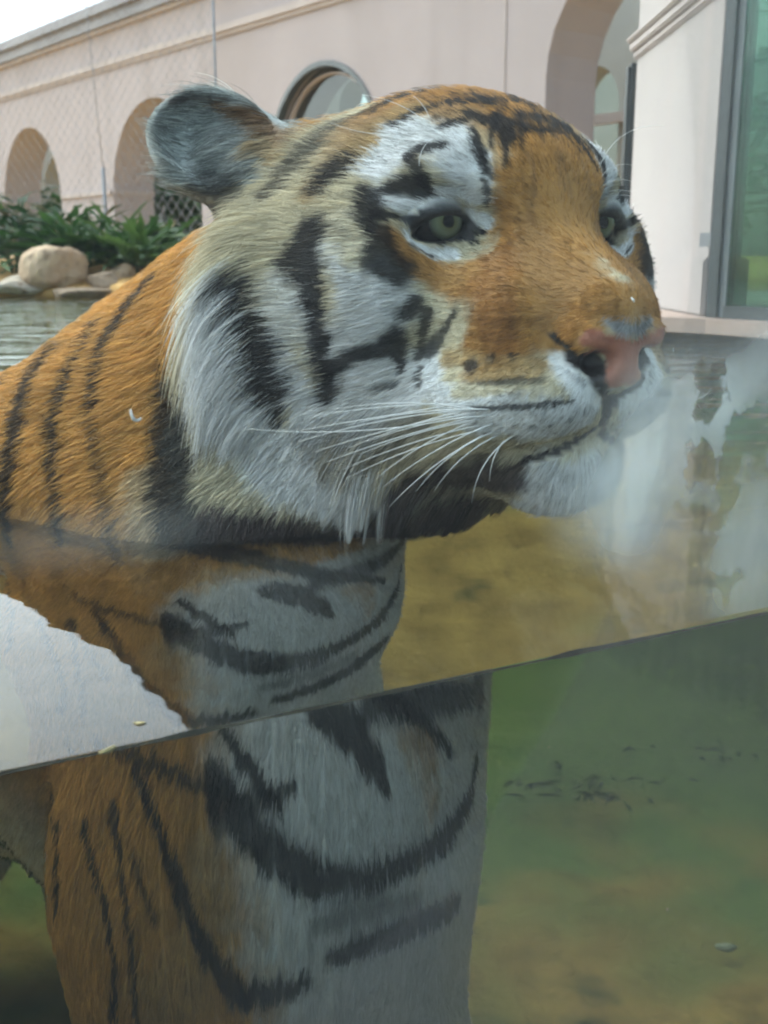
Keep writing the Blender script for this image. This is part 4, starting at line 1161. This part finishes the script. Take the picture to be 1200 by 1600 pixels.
TIGER_LOC = np.array([-.13, .9, FLOOR_Z])
tiger = empty('tiger', TIGER_LOC)
tag(tiger, 'wet orange and white striped tiger standing chest-deep in the pool at the glass', 'tiger')
me = bpy.data.meshes.new('body')
me.from_pydata((tv - TIGER_LOC).tolist(), [], tq.tolist())
me.polygons.foreach_set('use_smooth', np.ones(len(me.polygons), bool))
ca = me.color_attributes.new('coat', 'FLOAT_COLOR', 'POINT')
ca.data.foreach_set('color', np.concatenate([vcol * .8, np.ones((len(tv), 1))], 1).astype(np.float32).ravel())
ba = me.attributes.new('bare', 'FLOAT', 'POINT')
ba.data.foreach_set('value', vbare.astype(np.float32))
me.materials.append(m_skin)
body = bpy.data.objects.new('body', me)
COL.objects.link(body)
body.parent = tiger

# ------------------------------------------------------------------ fur
m_fur, n, out = material('tiger_fur')
b = n.nodes.new('ShaderNodeBsdfPrincipled')
b.inputs['Roughness'].default_value = .55
b.inputs['Specular IOR Level'].default_value = .25
at = n.nodes.new('ShaderNodeAttribute'); at.attribute_name = 'coat'
n.links.new(at.outputs['Color'], b.inputs['Base Color'])
tl = n.nodes.new('ShaderNodeBsdfTranslucent')
n.links.new(at.outputs['Color'], tl.inputs['Color'])
mx = n.nodes.new('ShaderNodeMixShader'); mx.inputs['Fac'].default_value = .25
n.links.new(b.outputs['BSDF'], mx.inputs[1])
n.links.new(tl.outputs['BSDF'], mx.inputs[2])
n.links.new(mx.outputs['Shader'], out.inputs['Surface'])

def sstep(x, a, b):
    t = np.clip((x - a) / (b - a), 0, 1)
    return t * t * (3 - 2 * t)

ta = np.linalg.norm(fn_, axis=1) / 2
tc_ = tv[tri].mean(1)
hq = to_head(tc_)
hy = np.abs(hq[:, 1])
near_face = (hq[:, 0] > -24) & (hy < 22) & (hq[:, 2] > -21) & (hq[:, 2] < 18)
dens = np.where(near_face, 150., 34.) * 1e4
dens = np.where(near_face & (hq[:, 0] > 2), 260e4, dens)
dens = np.where(near_face & (hq[:, 0] <= 2) & (hq[:, 0] > -6) & (hq[:, 2] > -9), 210e4, dens)
dens = np.where(~near_face & (tc_[:, 0] > -.55) & (tc_[:, 1] < 1.3) & (tc_[:, 2] > -.38), 60e4, dens)
dens = np.where((tc_[:, 1] > 1.45) | (tc_[:, 2] < -.55), 8e4, dens)
tn_ = fn_ / (2 * ta[:, None] + 1e-15)
view = ((np.array([0, 0, .195]) - tc_) * tn_).sum(1) / np.linalg.norm(tc_, axis=1)
dens = dens * np.where(view < -.25, .35, 1.)                       # the side turned away is thinner
FUR_DENSITY = 1.0
cum = np.cumsum(ta * dens)
NH = int(cum[-1] * FUR_DENSITY)
pick = np.searchsorted(cum, rng.random(NH) * cum[-1])
u, v = rng.random(NH), rng.random(NH)
fl = u + v > 1
u[fl], v[fl] = 1 - u[fl], 1 - v[fl]
T = tri[pick]
root = tv[T[:, 0]] * (1 - u - v)[:, None] + tv[T[:, 1]] * u[:, None] + tv[T[:, 2]] * v[:, None]
nrm = vn[T[:, 0]] * (1 - u - v)[:, None] + vn[T[:, 1]] * u[:, None] + vn[T[:, 2]] * v[:, None]
nrm /= np.linalg.norm(nrm, axis=1)[:, None]
_, hbare = coat(root, True)
keep = hbare < rng.random(NH) * .5 + .1
root, nrm = root[keep], nrm[keep]
NH = len(root)
q = to_head(root)
y = np.abs(q[:, 1]); sy = np.sign(q[:, 1])
ears = np.linalg.norm(np.stack([q[:, 0], y, q[:, 2]], 1) - EAR_C, axis=1) < 6.8
is_head = (((q[:, 0] > -16) & (y < 22) & (q[:, 2] > -22) & (q[:, 2] < 16)) | ears) & (sd_head(q) < sd_body(root) + .8)
# length in cm
ln = np.full(NH, 1.15)
lh = .50 + .75 * sstep(q[:, 0], 4, -3)
lh += 1.1 * sstep(y, 6, 10) * sstep(q[:, 0], -1, -7)
ruff = sstep(q[:, 0], -6.5, -12) * sstep(y, 6, 11) * sstep(q[:, 2], 3, -4)
lh += 1.7 * ruff
low = sstep(q[:, 2], -10.5, -15.5) * sstep(q[:, 0], 3, -3)
lh += 3.9 * low
lh += .4 * sstep(q[:, 2], -13, -15.5) * sstep(q[:, 0], 0, 4)          # chin
ln[is_head] = lh[is_head]
neck = ~is_head & (root[:, 1] < 1.0) & (root[:, 2] > 0)
ln[neck] = 1.6
el = (np.stack([q[:, 0], y, q[:, 2]], 1) - EAR_C) @ EAR_R
inner = ears & (el[:, 0] > -1.4) & (np.hypot(el[:, 1], el[:, 2]) < 4.2)
ln[ears] = .28
ln[inner] = .7 + 2.2 * rng.random(inner.sum()) ** 3
ln *= .7 + .6 * rng.random(NH)
fly = rng.random(NH) < .05 * (1 + 2 * ruff)
ln[fly] *= 1.45
ln *= .8 + .4 * vnoise(root, 60, 21)
# lay of the coat
fh = q - np.array([12., 0, -5])
fh[:, 2] *= .8
fh /= np.linalg.norm(fh, axis=1)[:, None]
rv = np.stack([-.40 * np.ones(NH), .22 * sy, -.92 * np.ones(NH)], 1)
fh = fh * (1 - ruff)[:, None] + rv * ruff[:, None]
dn = np.stack([-.35 * np.ones(NH), .1 * sy, -1. * np.ones(NH)], 1)
fh = fh * (1 - low)[:, None] + dn * low[:, None]
ef = EAR_R[:, 2] * np.array([1, 1, 1])
efl = np.tile(ef, (NH, 1)); efl[:, 1] *= sy
efl2 = efl * .25 + np.stack([-.1 + 0 * sy, 1. * sy, .05 + 0 * sy], 1)
fh[ears] = efl2[ears]
flow = fh @ HR.T
back = np.array([-.55, .83, 0.])
fb = back * .75 + np.array([0, 0, -.65])
chest = sstep(root[:, 1], .86, .74) * sstep(root[:, 2], .05, -.05)
fbv = fb[None] * (1 - chest)[:, None] + np.array([-.12, 0, -1.])[None] * chest[:, None]
flow[~is_head] = fbv[~is_head]
flow += .35 * (np.stack([vnoise(root, 70, 31), vnoise(root, 70, 32), vnoise(root, 70, 33)], 1) - .5)
flow += .30 * (rng.random((NH, 3)) - .5)
tg = flow - nrm * (flow * nrm).sum(1)[:, None]
tg /= np.linalg.norm(tg, axis=1)[:, None] + 1e-9
lift = np.where(is_head, .36, .26) + .18 * (rng.random(NH) - .5)
lift = np.where(is_head & (q[:, 0] > 2), .30, lift)
lift = np.where(ruff > .3, .42 + .2 * (rng.random(NH) - .5), lift)
lift = np.where(inner, .30, lift)
lift = np.where(fly, lift + .22, lift)
L = ln / 100
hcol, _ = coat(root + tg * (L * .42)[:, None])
K = 5
tt = np.linspace(0, 1, K)
pts = np.empty((NH, K, 3), np.float32)
grav = np.where(is_head, .10 + .25 * ruff + .3 * low, .05)
for i, t in enumerate(tt):
    a = lift * (1 - .55 * t)
    dirv = tg * np.cos(a)[:, None] + nrm * np.sin(a)[:, None]
    pts[:, i] = root - nrm * .0006 + dirv * (L * t)[:, None]
    pts[:, i, 2] -= grav * L * t * t
# wet locks: strands near each other draw together, most along the lower ruff
wet = np.clip(.18 + .5 * sstep(root[:, 2], .05, .0) + .75 * low + .45 * ruff * sstep(q[:, 2], -8, -14), 0, .92) * np.where(is_head, 1, .35)
cell = np.floor(root / np.where(low > .25, .015, .0085)[:, None]).astype(np.int64)
cell -= cell.min(0)
key = ((cell[:, 0] * 4096 + cell[:, 1]) * 4096 + cell[:, 2]) * 2 + (low > .25)
uq, inv = np.unique(key, return_inverse=True)
cnt = np.bincount(inv)
for i, t in enumerate(tt[1:], 1):
    for j in range(3):
        mean = np.bincount(inv, pts[:, i, j]) / cnt
        pts[:, i, j] += (mean[inv] - pts[:, i, j]) * wet * t
qt = to_head(pts[:, ::2].reshape(-1, 3).astype(float))
qt[:, 1] = np.abs(qt[:, 1])
ge = basis((.93, .34, .02), (0, .22, 1))
pe = (qt - EYE - np.array([.8, .3, -.3])) @ ge
over = ((pe[:, 1] / 2.15) ** 2 + (pe[:, 2] / 1.0) ** 2 < 1) & (np.abs(pe[:, 0]) < 3)
ok = ~over.reshape(NH, -1).any(1)
pts, rad_sel = pts[ok] - TIGER_LOC, ok
NH = len(pts); root, q, is_head, ruff, hcol, y, inner = (a_[ok] for a_ in (root, q, is_head, ruff, hcol, y, inner))
thick = np.where(is_head, .00017, .00024) * (1 + .35 * ruff)
thick = np.where(is_head & (q[:, 0] > 2), .00017, thick)
rad = (thick[:, None] * np.array([1., 1., .85, .6, .15])).astype(np.float32)
shade = (.70 + .55 * rng.random(NH)) * (.80 + .4 * vnoise(root, 170, 41)) * (.9 + .2 * vnoise(root, 45, 42))
shade = np.where(inner, shade * (.5 + 1.3 * rng.random(NH) ** 2), shade)
sk = np.where(q[:, 0] > -3, vnoise(np.stack([q[:, 0] * 1.1, q[:, 1] * 6, q[:, 2] * 1.1], 1), 1., 51), vnoise(np.stack([q[:, 0] * 1.3, q[:, 1] * 4, q[:, 2] * 6], 1), 1., 52))
shade *= np.where(is_head, .72 + .56 * sk, 1.)
shade *= np.where(is_head & (q[:, 0] > -4) & (rng.random(NH) < .10), .45, 1.)        # dark ticking on the face
shade *= 1 - .45 * sstep(root[:, 2], .035, .0) * (root[:, 2] > -.02)          # soaked at the waterline
hcol = np.clip(hcol * shade[:, None], 0, .9)
cu = bpy.data.hair_curves.new('fur')
cu.add_curves([K] * NH)
cu.position_data.foreach_set('vector', pts.ravel())
ra = cu.attributes.get('radius') or cu.attributes.new('radius', 'FLOAT', 'POINT')
ra.data.foreach_set('value', rad.ravel())
cc = cu.attributes.new('coat', 'FLOAT_COLOR', 'CURVE')
cc.data.foreach_set('color', np.concatenate([hcol, np.ones((NH, 1))], 1).astype(np.float32).ravel())
cu.materials.append(m_fur)
fur = bpy.data.objects.new('fur', cu)
COL.objects.link(fur)
fur.parent = tiger
fur['kind'] = 'stuff'
print('TIGER', len(tv), 'FUR', NH)
# ------------------------------------------------------------------ eyes
m_eye, n, out = material('tiger_eye')
b = n.nodes.new('ShaderNodeBsdfPrincipled')
b.inputs['Roughness'].default_value = .05
b.inputs['Coat Weight'].default_value = .08
b.inputs['Specular IOR Level'].default_value = .3
b.inputs['Coat Roughness'].default_value = .02
tc = n.nodes.new('ShaderNodeTexCoord')
sx = n.nodes.new('ShaderNodeSeparateXYZ')
n.links.new(tc.outputs['Object'], sx.inputs['Vector'])
def math_node(op, a=None, bb=None):
    m = n.nodes.new('ShaderNodeMath'); m.operation = op
    for i, v in enumerate((a, bb)):
        if v is None: continue
        if isinstance(v, (int, float)): m.inputs[i].default_value = v
        else: n.links.new(v, m.inputs[i])
    return m.outputs[0]
rad2 = math_node('ADD', math_node('MULTIPLY', sx.outputs['Y'], sx.outputs['Y']), math_node('MULTIPLY', sx.outputs['Z'], sx.outputs['Z']))
rr = math_node('SQRT', rad2)
rn = math_node('DIVIDE', rr, .0125)
no = n.nodes.new('ShaderNodeTexNoise'); no.inputs['Scale'].default_value = 420; no.inputs['Detail'].default_value = 3
n.links.new(tc.outputs['Object'], no.inputs['Vector'])
rn2 = math_node('ADD', rn, math_node('MULTIPLY', math_node('SUBTRACT', no.outputs['Fac'], .5), .12))
cr = n.nodes.new('ShaderNodeValToRGB')
e = cr.color_ramp.elements
e[0].position = .30; e[0].color = (.004, .005, .005, 1)
e[1].position = .37; e[1].color = (.11, .12, .055, 1)
for p_, c_ in ((.62, (.125, .145, .085, 1)), (.86, (.055, .065, .042, 1)), (.97, (.008, .009, .009, 1)), (1.0, (.010, .009, .009, 1))):
    x_ = e.new(p_); x_.color = c_
n.links.new(rn2, cr.inputs['Fac'])
n.links.new(cr.outputs['Color'], b.inputs['Base Color'])
n.links.new(b.outputs['BSDF'], out.inputs['Surface'])
gaze = (np.array([.995, -.10, -.02]) @ HR.T)
for s in (-1, 1):
    bm = bmesh.new()
    bmesh.ops.create_uvsphere(bm, u_segments=40, v_segments=24, radius=EYE_R / 100)
    bmesh.ops.rotate(bm, verts=bm.verts[:], cent=(0, 0, 0), matrix=Matrix.Rotation(math.pi / 2, 3, 'Y'))
    for vtx in bm.verts:                                   # slight corneal bulge
        k = max(0, (vtx.co.x / (EYE_R / 100) - .72) / .28)
        vtx.co *= 1 + .035 * k
    o = bm_obj('eye', bm, m_eye, tiger, True)
    o.rotation_euler = Vector(gaze).to_track_quat('X', 'Z').to_euler()
    o.location = from_head(EYE * np.array([1, s, 1])) - TIGER_LOC

# ------------------------------------------------------------------ whiskers, brow hairs
m_wh, n, out = material('whisker')
b = n.nodes.new('ShaderNodeBsdfPrincipled')
b.inputs['Base Color'].default_value = (.82, .82, .80, 1)
b.inputs['Roughness'].default_value = .4
n.links.new(b.outputs['BSDF'], out.inputs['Surface'])
WHISKERS = [  # root, middle, tip in the head frame (cm); mirrored on the other cheek where flagged
((5.38,-7.96,-10.95),(3.19,-12.72,-11.70),(0.13,-17.02,-12.59),1),
((5.56,-7.84,-11.10),(3.37,-12.27,-11.12),(0.41,-16.25,-11.74),1),
((5.45,-7.87,-11.42),(3.15,-12.76,-11.98),(0.13,-17.17,-13.30),1),
((5.68,-7.68,-11.61),(3.60,-12.30,-12.46),(0.79,-16.41,-13.92),1),
((5.70,-7.46,-12.02),(4.21,-10.97,-12.77),(2.02,-13.93,-14.13),1),
((5.49,-7.41,-12.44),(3.83,-11.37,-13.45),(1.45,-14.77,-15.07),1),
((5.50,-7.22,-12.74),(3.83,-11.22,-13.83),(1.51,-14.64,-15.68),1),
((5.38,-7.62,-12.16),(4.30,-10.72,-13.55),(2.62,-13.11,-15.66),1),
((5.35,-6.97,-13.10),(4.40,-10.05,-14.95),(2.89,-12.36,-17.49),1),
((5.87,-6.71,-12.89),(5.09,-9.27,-14.29),(3.84,-10.96,-16.50),1),
((6.08,-6.37,-13.06),(5.46,-8.63,-14.40),(4.38,-9.98,-16.52),1),
((6.68,-5.73,-13.11),(6.37,-7.58,-14.77),(5.83,-8.12,-17.20),1),
((6.05,-5.86,-13.43),(6.15,-6.74,-14.54),(5.68,-6.68,-16.00),1),
((5.48,-7.69,-11.75),(2.44,-14.02,-12.59),(-1.75,-19.85,-12.51),1),
((5.34,-7.93,-11.43),(3.87,-11.49,-12.32),(1.67,-14.50,-13.73),1),
((6.16,-7.30,-11.78),(4.65,-10.70,-12.17),(2.45,-13.56,-13.30),1),
((6.41,-7.25,-11.36),(4.48,-11.25,-11.45),(1.83,-14.78,-12.29),1),
((5.82,-7.64,-11.40),(3.76,-11.61,-10.93),(0.97,-15.20,-11.36),1),
((6.28,-6.91,-12.27),(5.08,-10.28,-13.80),(3.29,-12.94,-16.05),1),
((5.37,-7.71,-11.92),(3.56,-11.98,-13.03),(0.98,-15.73,-14.60),1),
((-0.81,-6.13,5.16),(-2.06,-8.02,6.98),(-4.31,-9.98,7.96),0),
((-3.06,-5.59,6.48),(-3.20,-5.98,7.32),(-4.35,-6.08,8.12),0),
((-4.29,-7.31,5.66),(-5.19,-9.38,5.78),(-7.08,-10.82,6.51),0),
((-0.36,-8.08,3.24),(-0.21,-7.68,4.64),(-0.31,-5.97,5.31),0),
((2.56,4.01,3.38),(3.28,5.41,5.43),(4.15,8.08,6.04),0),
((2.81,4.03,2.84),(3.45,4.61,3.45),(3.67,5.88,3.51),0),
((2.95,4.04,2.22),(3.66,4.62,2.55),(3.86,5.76,2.45),0),
((1.47,5.44,1.85),(2.22,6.01,2.02),(2.40,7.11,1.91),0),
((1.11,5.54,1.54),(1.87,6.15,1.71),(2.06,7.31,1.68),0)]
for i, (a_, m_, b_, mir) in enumerate(WHISKERS):
    for s in ((1, -1) if mir else (1,)):
        A_, M_, B_ = (np.array(v_) * np.array([1, s, 1]) for v_ in (a_, m_, b_))
        ks = np.linspace(0, 1, 14)[:, None]
        M2 = 2 * M_ - (A_ + B_) / 2
        P = A_ * (1 - ks) ** 2 + 2 * M2 * ks * (1 - ks) + B_ * ks ** 2
        vs, fs = tube(from_head(P) - TIGER_LOC, (.05 if mir else .026) * (1 - .8 * ks[:, 0]) / 100, 5)
        mesh_obj('whisker', vs, fs, m_wh, tiger, True)
# ------------------------------------------------------------------ viewing window in front of the water
def glass_pt(s, z, off=0.):
    p = G0 + GDIR * s + GNRM * off
    return (p[0], p[1], z)
m_glass, n, out = material('window_pane')
tr = n.nodes.new('ShaderNodeBsdfTransparent'); tr.inputs['Color'].default_value = (.925, .985, .985, 1)
gs = n.nodes.new('ShaderNodeBsdfGlossy'); gs.inputs['Roughness'].default_value = .0
fz = n.nodes.new('ShaderNodeFresnel'); fz.inputs['IOR'].default_value = 1.45
mu = n.nodes.new('ShaderNodeMath'); mu.operation = 'MULTIPLY'; mu.inputs[1].default_value = .35
n.links.new(fz.outputs['Fac'], mu.inputs[0])
mx = n.nodes.new('ShaderNodeMixShader')
n.links.new(mu.outputs[0], mx.inputs['Fac']); n.links.new(tr.outputs['BSDF'], mx.inputs[1]); n.links.new(gs.outputs['BSDF'], mx.inputs[2])
du = n.nodes.new('ShaderNodeBsdfDiffuse'); du.inputs['Color'].default_value = (.6, .68, .7, 1)
m3 = n.nodes.new('ShaderNodeMixShader'); m3.inputs['Fac'].default_value = .018          # even pale veil over the pane, added as haze
n.links.new(mx.outputs['Shader'], m3.inputs[1]); n.links.new(du.outputs['BSDF'], m3.inputs[2])
n.links.new(m3.outputs['Shader'], out.inputs['Surface'])
bm = bmesh.new()
add_box(bm, glass_pt(-3.0, -1.0, -.024), (*(GDIR * 4.6), 0), (*(GNRM * .018), 0), (0, 0, 3.2))
bmesh.ops.recalc_face_normals(bm, faces=bm.faces[:])
pane = bm_obj('viewing_window', bm, m_glass)
tag(pane, 'large clear viewing window between the visitors and the pool', 'window')

# breath and splash residue on the pool side of the pane: x along the pane, z height
m_fog, n, out = material('condensation')
tc = n.nodes.new('ShaderNodeTexCoord')
def mth(op, a, b=0., clamp=False):
    m = n.nodes.new('ShaderNodeMath'); m.operation = op; m.use_clamp = clamp
    for i, v in enumerate((a, b)):
        if isinstance(v, (int, float)): m.inputs[i].default_value = v
        else: n.links.new(v, m.inputs[i])
    return m.outputs[0]
def noise(scale, detail=3, sx=1., sz=1.):
    mp = n.nodes.new('ShaderNodeMapping'); mp.inputs['Scale'].default_value = (sx, 1, sz)
    n.links.new(tc.outputs['Object'], mp.inputs['Vector'])
    t = n.nodes.new('ShaderNodeTexNoise'); t.inputs['Scale'].default_value = scale; t.inputs['Detail'].default_value = detail
    n.links.new(mp.outputs['Vector'], t.inputs['Vector'])
    return t.outputs['Fac']
wob = noise(60, 4)
sx_ = n.nodes.new('ShaderNodeSeparateXYZ'); n.links.new(tc.outputs['Object'], sx_.inputs['Vector'])
X, Z = sx_.outputs['X'], sx_.outputs['Z']
wx = mth('ADD', X, mth('MULTIPLY', mth('SUBTRACT', noise(70, 6), .5), .040))
wz = mth('ADD', Z, mth('MULTIPLY', mth('SUBTRACT', noise(60, 6, 1, .6), .5), .045))
def blob(cx, cz, rx, rz, amp, hard=1., wobble=False, rot=0.):
    px, pz = (wx, wz) if wobble else (X, Z)
    dx, dz = mth('SUBTRACT', px, cx), mth('SUBTRACT', pz, cz)
    if rot:
        c_, s_ = math.cos(rot), math.sin(rot)
        dx, dz = mth('ADD', mth('MULTIPLY', dx, c_), mth('MULTIPLY', dz, s_)), mth('SUBTRACT', mth('MULTIPLY', dz, c_), mth('MULTIPLY', dx, s_))
    dx, dz = mth('DIVIDE', dx, rx), mth('DIVIDE', dz, rz)
    d = mth('SQRT', mth('ADD', mth('MULTIPLY', dx, dx), mth('MULTIPLY', dz, dz)))
    v = mth('MULTIPLY', mth('SUBTRACT', 1., d), hard, True)
    v = mth('MULTIPLY', mth('MULTIPLY', v, v), mth('SUBTRACT', 3., mth('MULTIPLY', v, 2.)))
    return mth('MULTIPLY', v, amp)
fog = blob(.336, .116, .066, .056, .50)
for a in ((.322, .092, .04, .042, .20), (.385, .138, .085, .024, .34, 1.2, False, .62), (.312, .058, .030, .028, .34), (.302, .078, .058, .048, .52), (.390, .070, .065, .12, .36, 1.3), (.41, .03, .06, .06, .30, 1.5)):
    fog = mth('ADD', fog, blob(*a))
fog = mth('ADD', fog, blob(.04, .090, .07, .018, .10))
fog = mth('MULTIPLY', fog, mth('ADD', .62, mth('MULTIPLY', noise(40, 8, 1.6, .4), .7)))
clear = blob(.355, .128, .012, .020, 1., 3., True)
for a in ((.353, .090, .015, .012, 1., 3., True), (.372, .082, .008, .028, 1., 2.6, True), (.380, .105, .010, .020, .9, 2.4, True), (.360, .060, .020, .010, .9, 2.6, True), (.350, .040, .018, .014, .8, 2.2, True), (.392, .10, .012, .03, .8, 2.2, True), (.366, .025, .03, .008, .7, 2., True), (.345, .070, .012, .006, .9, 2.6, True)):
    clear = mth('MAXIMUM', clear, blob(*a))
fog = mth('MULTIPLY', fog, mth('SUBTRACT', 1., mth('MULTIPLY', clear, .88)))
fog = mth('MULTIPLY', fog, 1.0, True)
trn = n.nodes.new('ShaderNodeBsdfTransparent')
df = n.nodes.new('ShaderNodeBsdfDiffuse'); df.inputs['Color'].default_value = (.62, .70, .72, 1)
tl = n.nodes.new('ShaderNodeBsdfTranslucent'); tl.inputs['Color'].default_value = (.62, .70, .72, 1)
m1 = n.nodes.new('ShaderNodeMixShader'); m1.inputs['Fac'].default_value = .5
n.links.new(df.outputs['BSDF'], m1.inputs[1]); n.links.new(tl.outputs['BSDF'], m1.inputs[2])
m2 = n.nodes.new('ShaderNodeMixShader')
n.links.new(fog, m2.inputs['Fac']); n.links.new(trn.outputs['BSDF'], m2.inputs[1]); n.links.new(m1.outputs['Shader'], m2.inputs[2])
n.links.new(m2.outputs['Shader'], out.inputs['Surface'])
film = mesh_obj('condensation', [(-.4, 0, .004), (.9, 0, .004), (.9, 0, .42), (-.4, 0, .42)], [(0, 1, 2, 3)], m_fog)
film.location = glass_pt(0, 0, -.0035)
film.rotation_euler = (0, 0, math.atan2(GDIR[1], GDIR[0]))
tag(film, 'misty breath and dried splash marks on the pool side of the window', kind='stuff')

# dried scum line where the water meets the pane
m_scum = mat_surface('scum', (.035, .03, .018), (.10, .085, .05), 60, .7, .2)
g = np.random.default_rng(12)
ss = np.linspace(-1.2, 1.5, 700)
hh = .0006 + .0014 * vnoise(np.stack([ss, ss * 0, ss * 0], 1), 40, 2) ** 2
vs = [glass_pt(a, -h_ * .6, -.0028) for a, h_ in zip(ss, hh)] + [glass_pt(a, h_, -.0024) for a, h_ in zip(ss, hh)]
N = len(ss)
tag(mesh_obj('water_mark', vs, [(i, i + 1, N + i + 1, N + i) for i in range(N - 1)], m_scum), 'thin dark scum line along the window at the water level', kind='stuff')

# scraps and drops
m_scrap = mat_surface('feather', (.60, .60, .58), (.75, .75, .72), 60, .6, .2)
m_chip = mat_surface('leaf_chip', (.30, .24, .10), (.42, .34, .16), 80, .7, .2)
def curl(name, s_, z_, pts, w, mat, label, cat, thick=.0006):
    P = np.array(pts, float)
    vs, fs = [], []
    T = np.gradient(P, axis=0); T /= np.linalg.norm(T, axis=1)[:, None]
    for i, (p, t) in enumerate(zip(P, T)):
        k = w * math.sin(math.pi * (i + .5) / len(P)) ** .7 / 2
        nn = np.array([-t[1], t[0]])
        for sg in (-1, 1):
            for dp in (0, thick):
                x, z = p + nn * k * sg
                vs.append((x, -dp - .0012 * math.sin(i * .9), z))
    for i in range(len(P) - 1):
        a = i * 4
        fs += [(a, a + 4, a + 6, a + 2), (a + 1, a + 3, a + 7, a + 5), (a, a + 1, a + 5, a + 4), (a + 2, a + 6, a + 7, a + 3)]
    fs += [(0, 2, 3, 1), (len(vs) - 4, len(vs) - 3, len(vs) - 1, len(vs) - 2)]
    o = mesh_obj(name, vs, fs, mat, None, True)
    o.location = glass_pt(s_, z_, -.0032)
    o.rotation_euler = (0, 0, math.atan2(GDIR[1], GDIR[0]))
    return tag(o, label, cat)
curl('feather_scrap', .0590, .1350, [(-.0016, .0030), (-.0016, .0012), (-.0010, -.0006), (.0004, -.0014), (.0018, -.0012), (.0028, -.0008)], .0011, m_scrap, 'tiny white curled feather scrap stuck to the window over the tiger shoulder', 'feather')
curl('leaf_chip', .0405, .0010, [(-.0032, -.0006), (-.001, 0), (.001, .0006), (.0034, .0012)], .0022, m_chip, 'tiny yellowish leaf chip at the water level on the window', 'leaf')
curl('feather_scrap', .3010, .1745, [(0, .0012), (.0003, .0002), (.0008, -.0008)], .0008, m_scrap, 'tiny pale speck stuck to the window over the tiger nose', 'feather')
def floating(px, py, w, label):
    c_, s_ = math.cos(math.radians(13.24)), math.sin(math.radians(13.24))
    bb = (800 - py) / 1700; d = np.array([(px - 600) / 1700, c_ + bb * s_, -s_ + bb * c_]); t = -.195 / d[2]
    bm = bmesh.new()
    bmesh.ops.create_icosphere(bm, subdivisions=2, radius=1)
    for v_ in bm.verts:
        v_.co = Vector((v_.co.x * w * (1 + .4 * math.sin(v_.co.y * 4)), v_.co.y * w * .5, v_.co.z * w * .18))
    o = bm_obj('floating_bit', bm, m_chip, None, True)
    o.location = (d[0] * t, d[1] * t, .0004)
    return tag(o, label, 'leaf')
floating(218, 1131, .0024, 'tiny brown leaf bit floating on the bright water by the window')
m_drop, n, out = material('droplet')
b = n.nodes.new('ShaderNodeBsdfPrincipled'); b.inputs['Transmission Weight'].default_value = 1.; b.inputs['IOR'].default_value = 1.33; b.inputs['Roughness'].default_value = .0
n.links.new(b.outputs['BSDF'], out.inputs['Surface'])
DROP_LABELS = ['largest clear drop in the lower misted patch of the window', 'small drop below the tiger chin on the misted window', 'small drop above the lower misted patch of the window', 'drop at the edge of the wiped streak in the mist', 'small drop in the thick mist beside the tiger muzzle', 'drop low on the misted window near the paved bank', 'small drop on the window level with the tiger nose']
for k, (s_, z_, r_) in enumerate(((.3232, .0535, .0012), (.3105, .0625, .0008), (.3270, .0660, .0009), (.3480, .1010, .0008), (.3395, .1085, .0007), (.3640, .0700, .001), (.3300, .1500, .0007))):
    bm = bmesh.new(); bmesh.ops.create_icosphere(bm, subdivisions=3, radius=1)
    for v_ in bm.verts:
        v_.co = Vector((v_.co.x * r_ * (1 - .2 * v_.co.z), v_.co.y * r_ * .5, v_.co.z * r_ * 1.3))
    o = bm_obj('water_drop', bm, m_drop, None, True)
    o.location = glass_pt(s_, z_, -.0028); o.rotation_euler = (0, 0, math.atan2(GDIR[1], GDIR[0]))
    tag(o, DROP_LABELS[k], 'drop', 'water drops on the window')
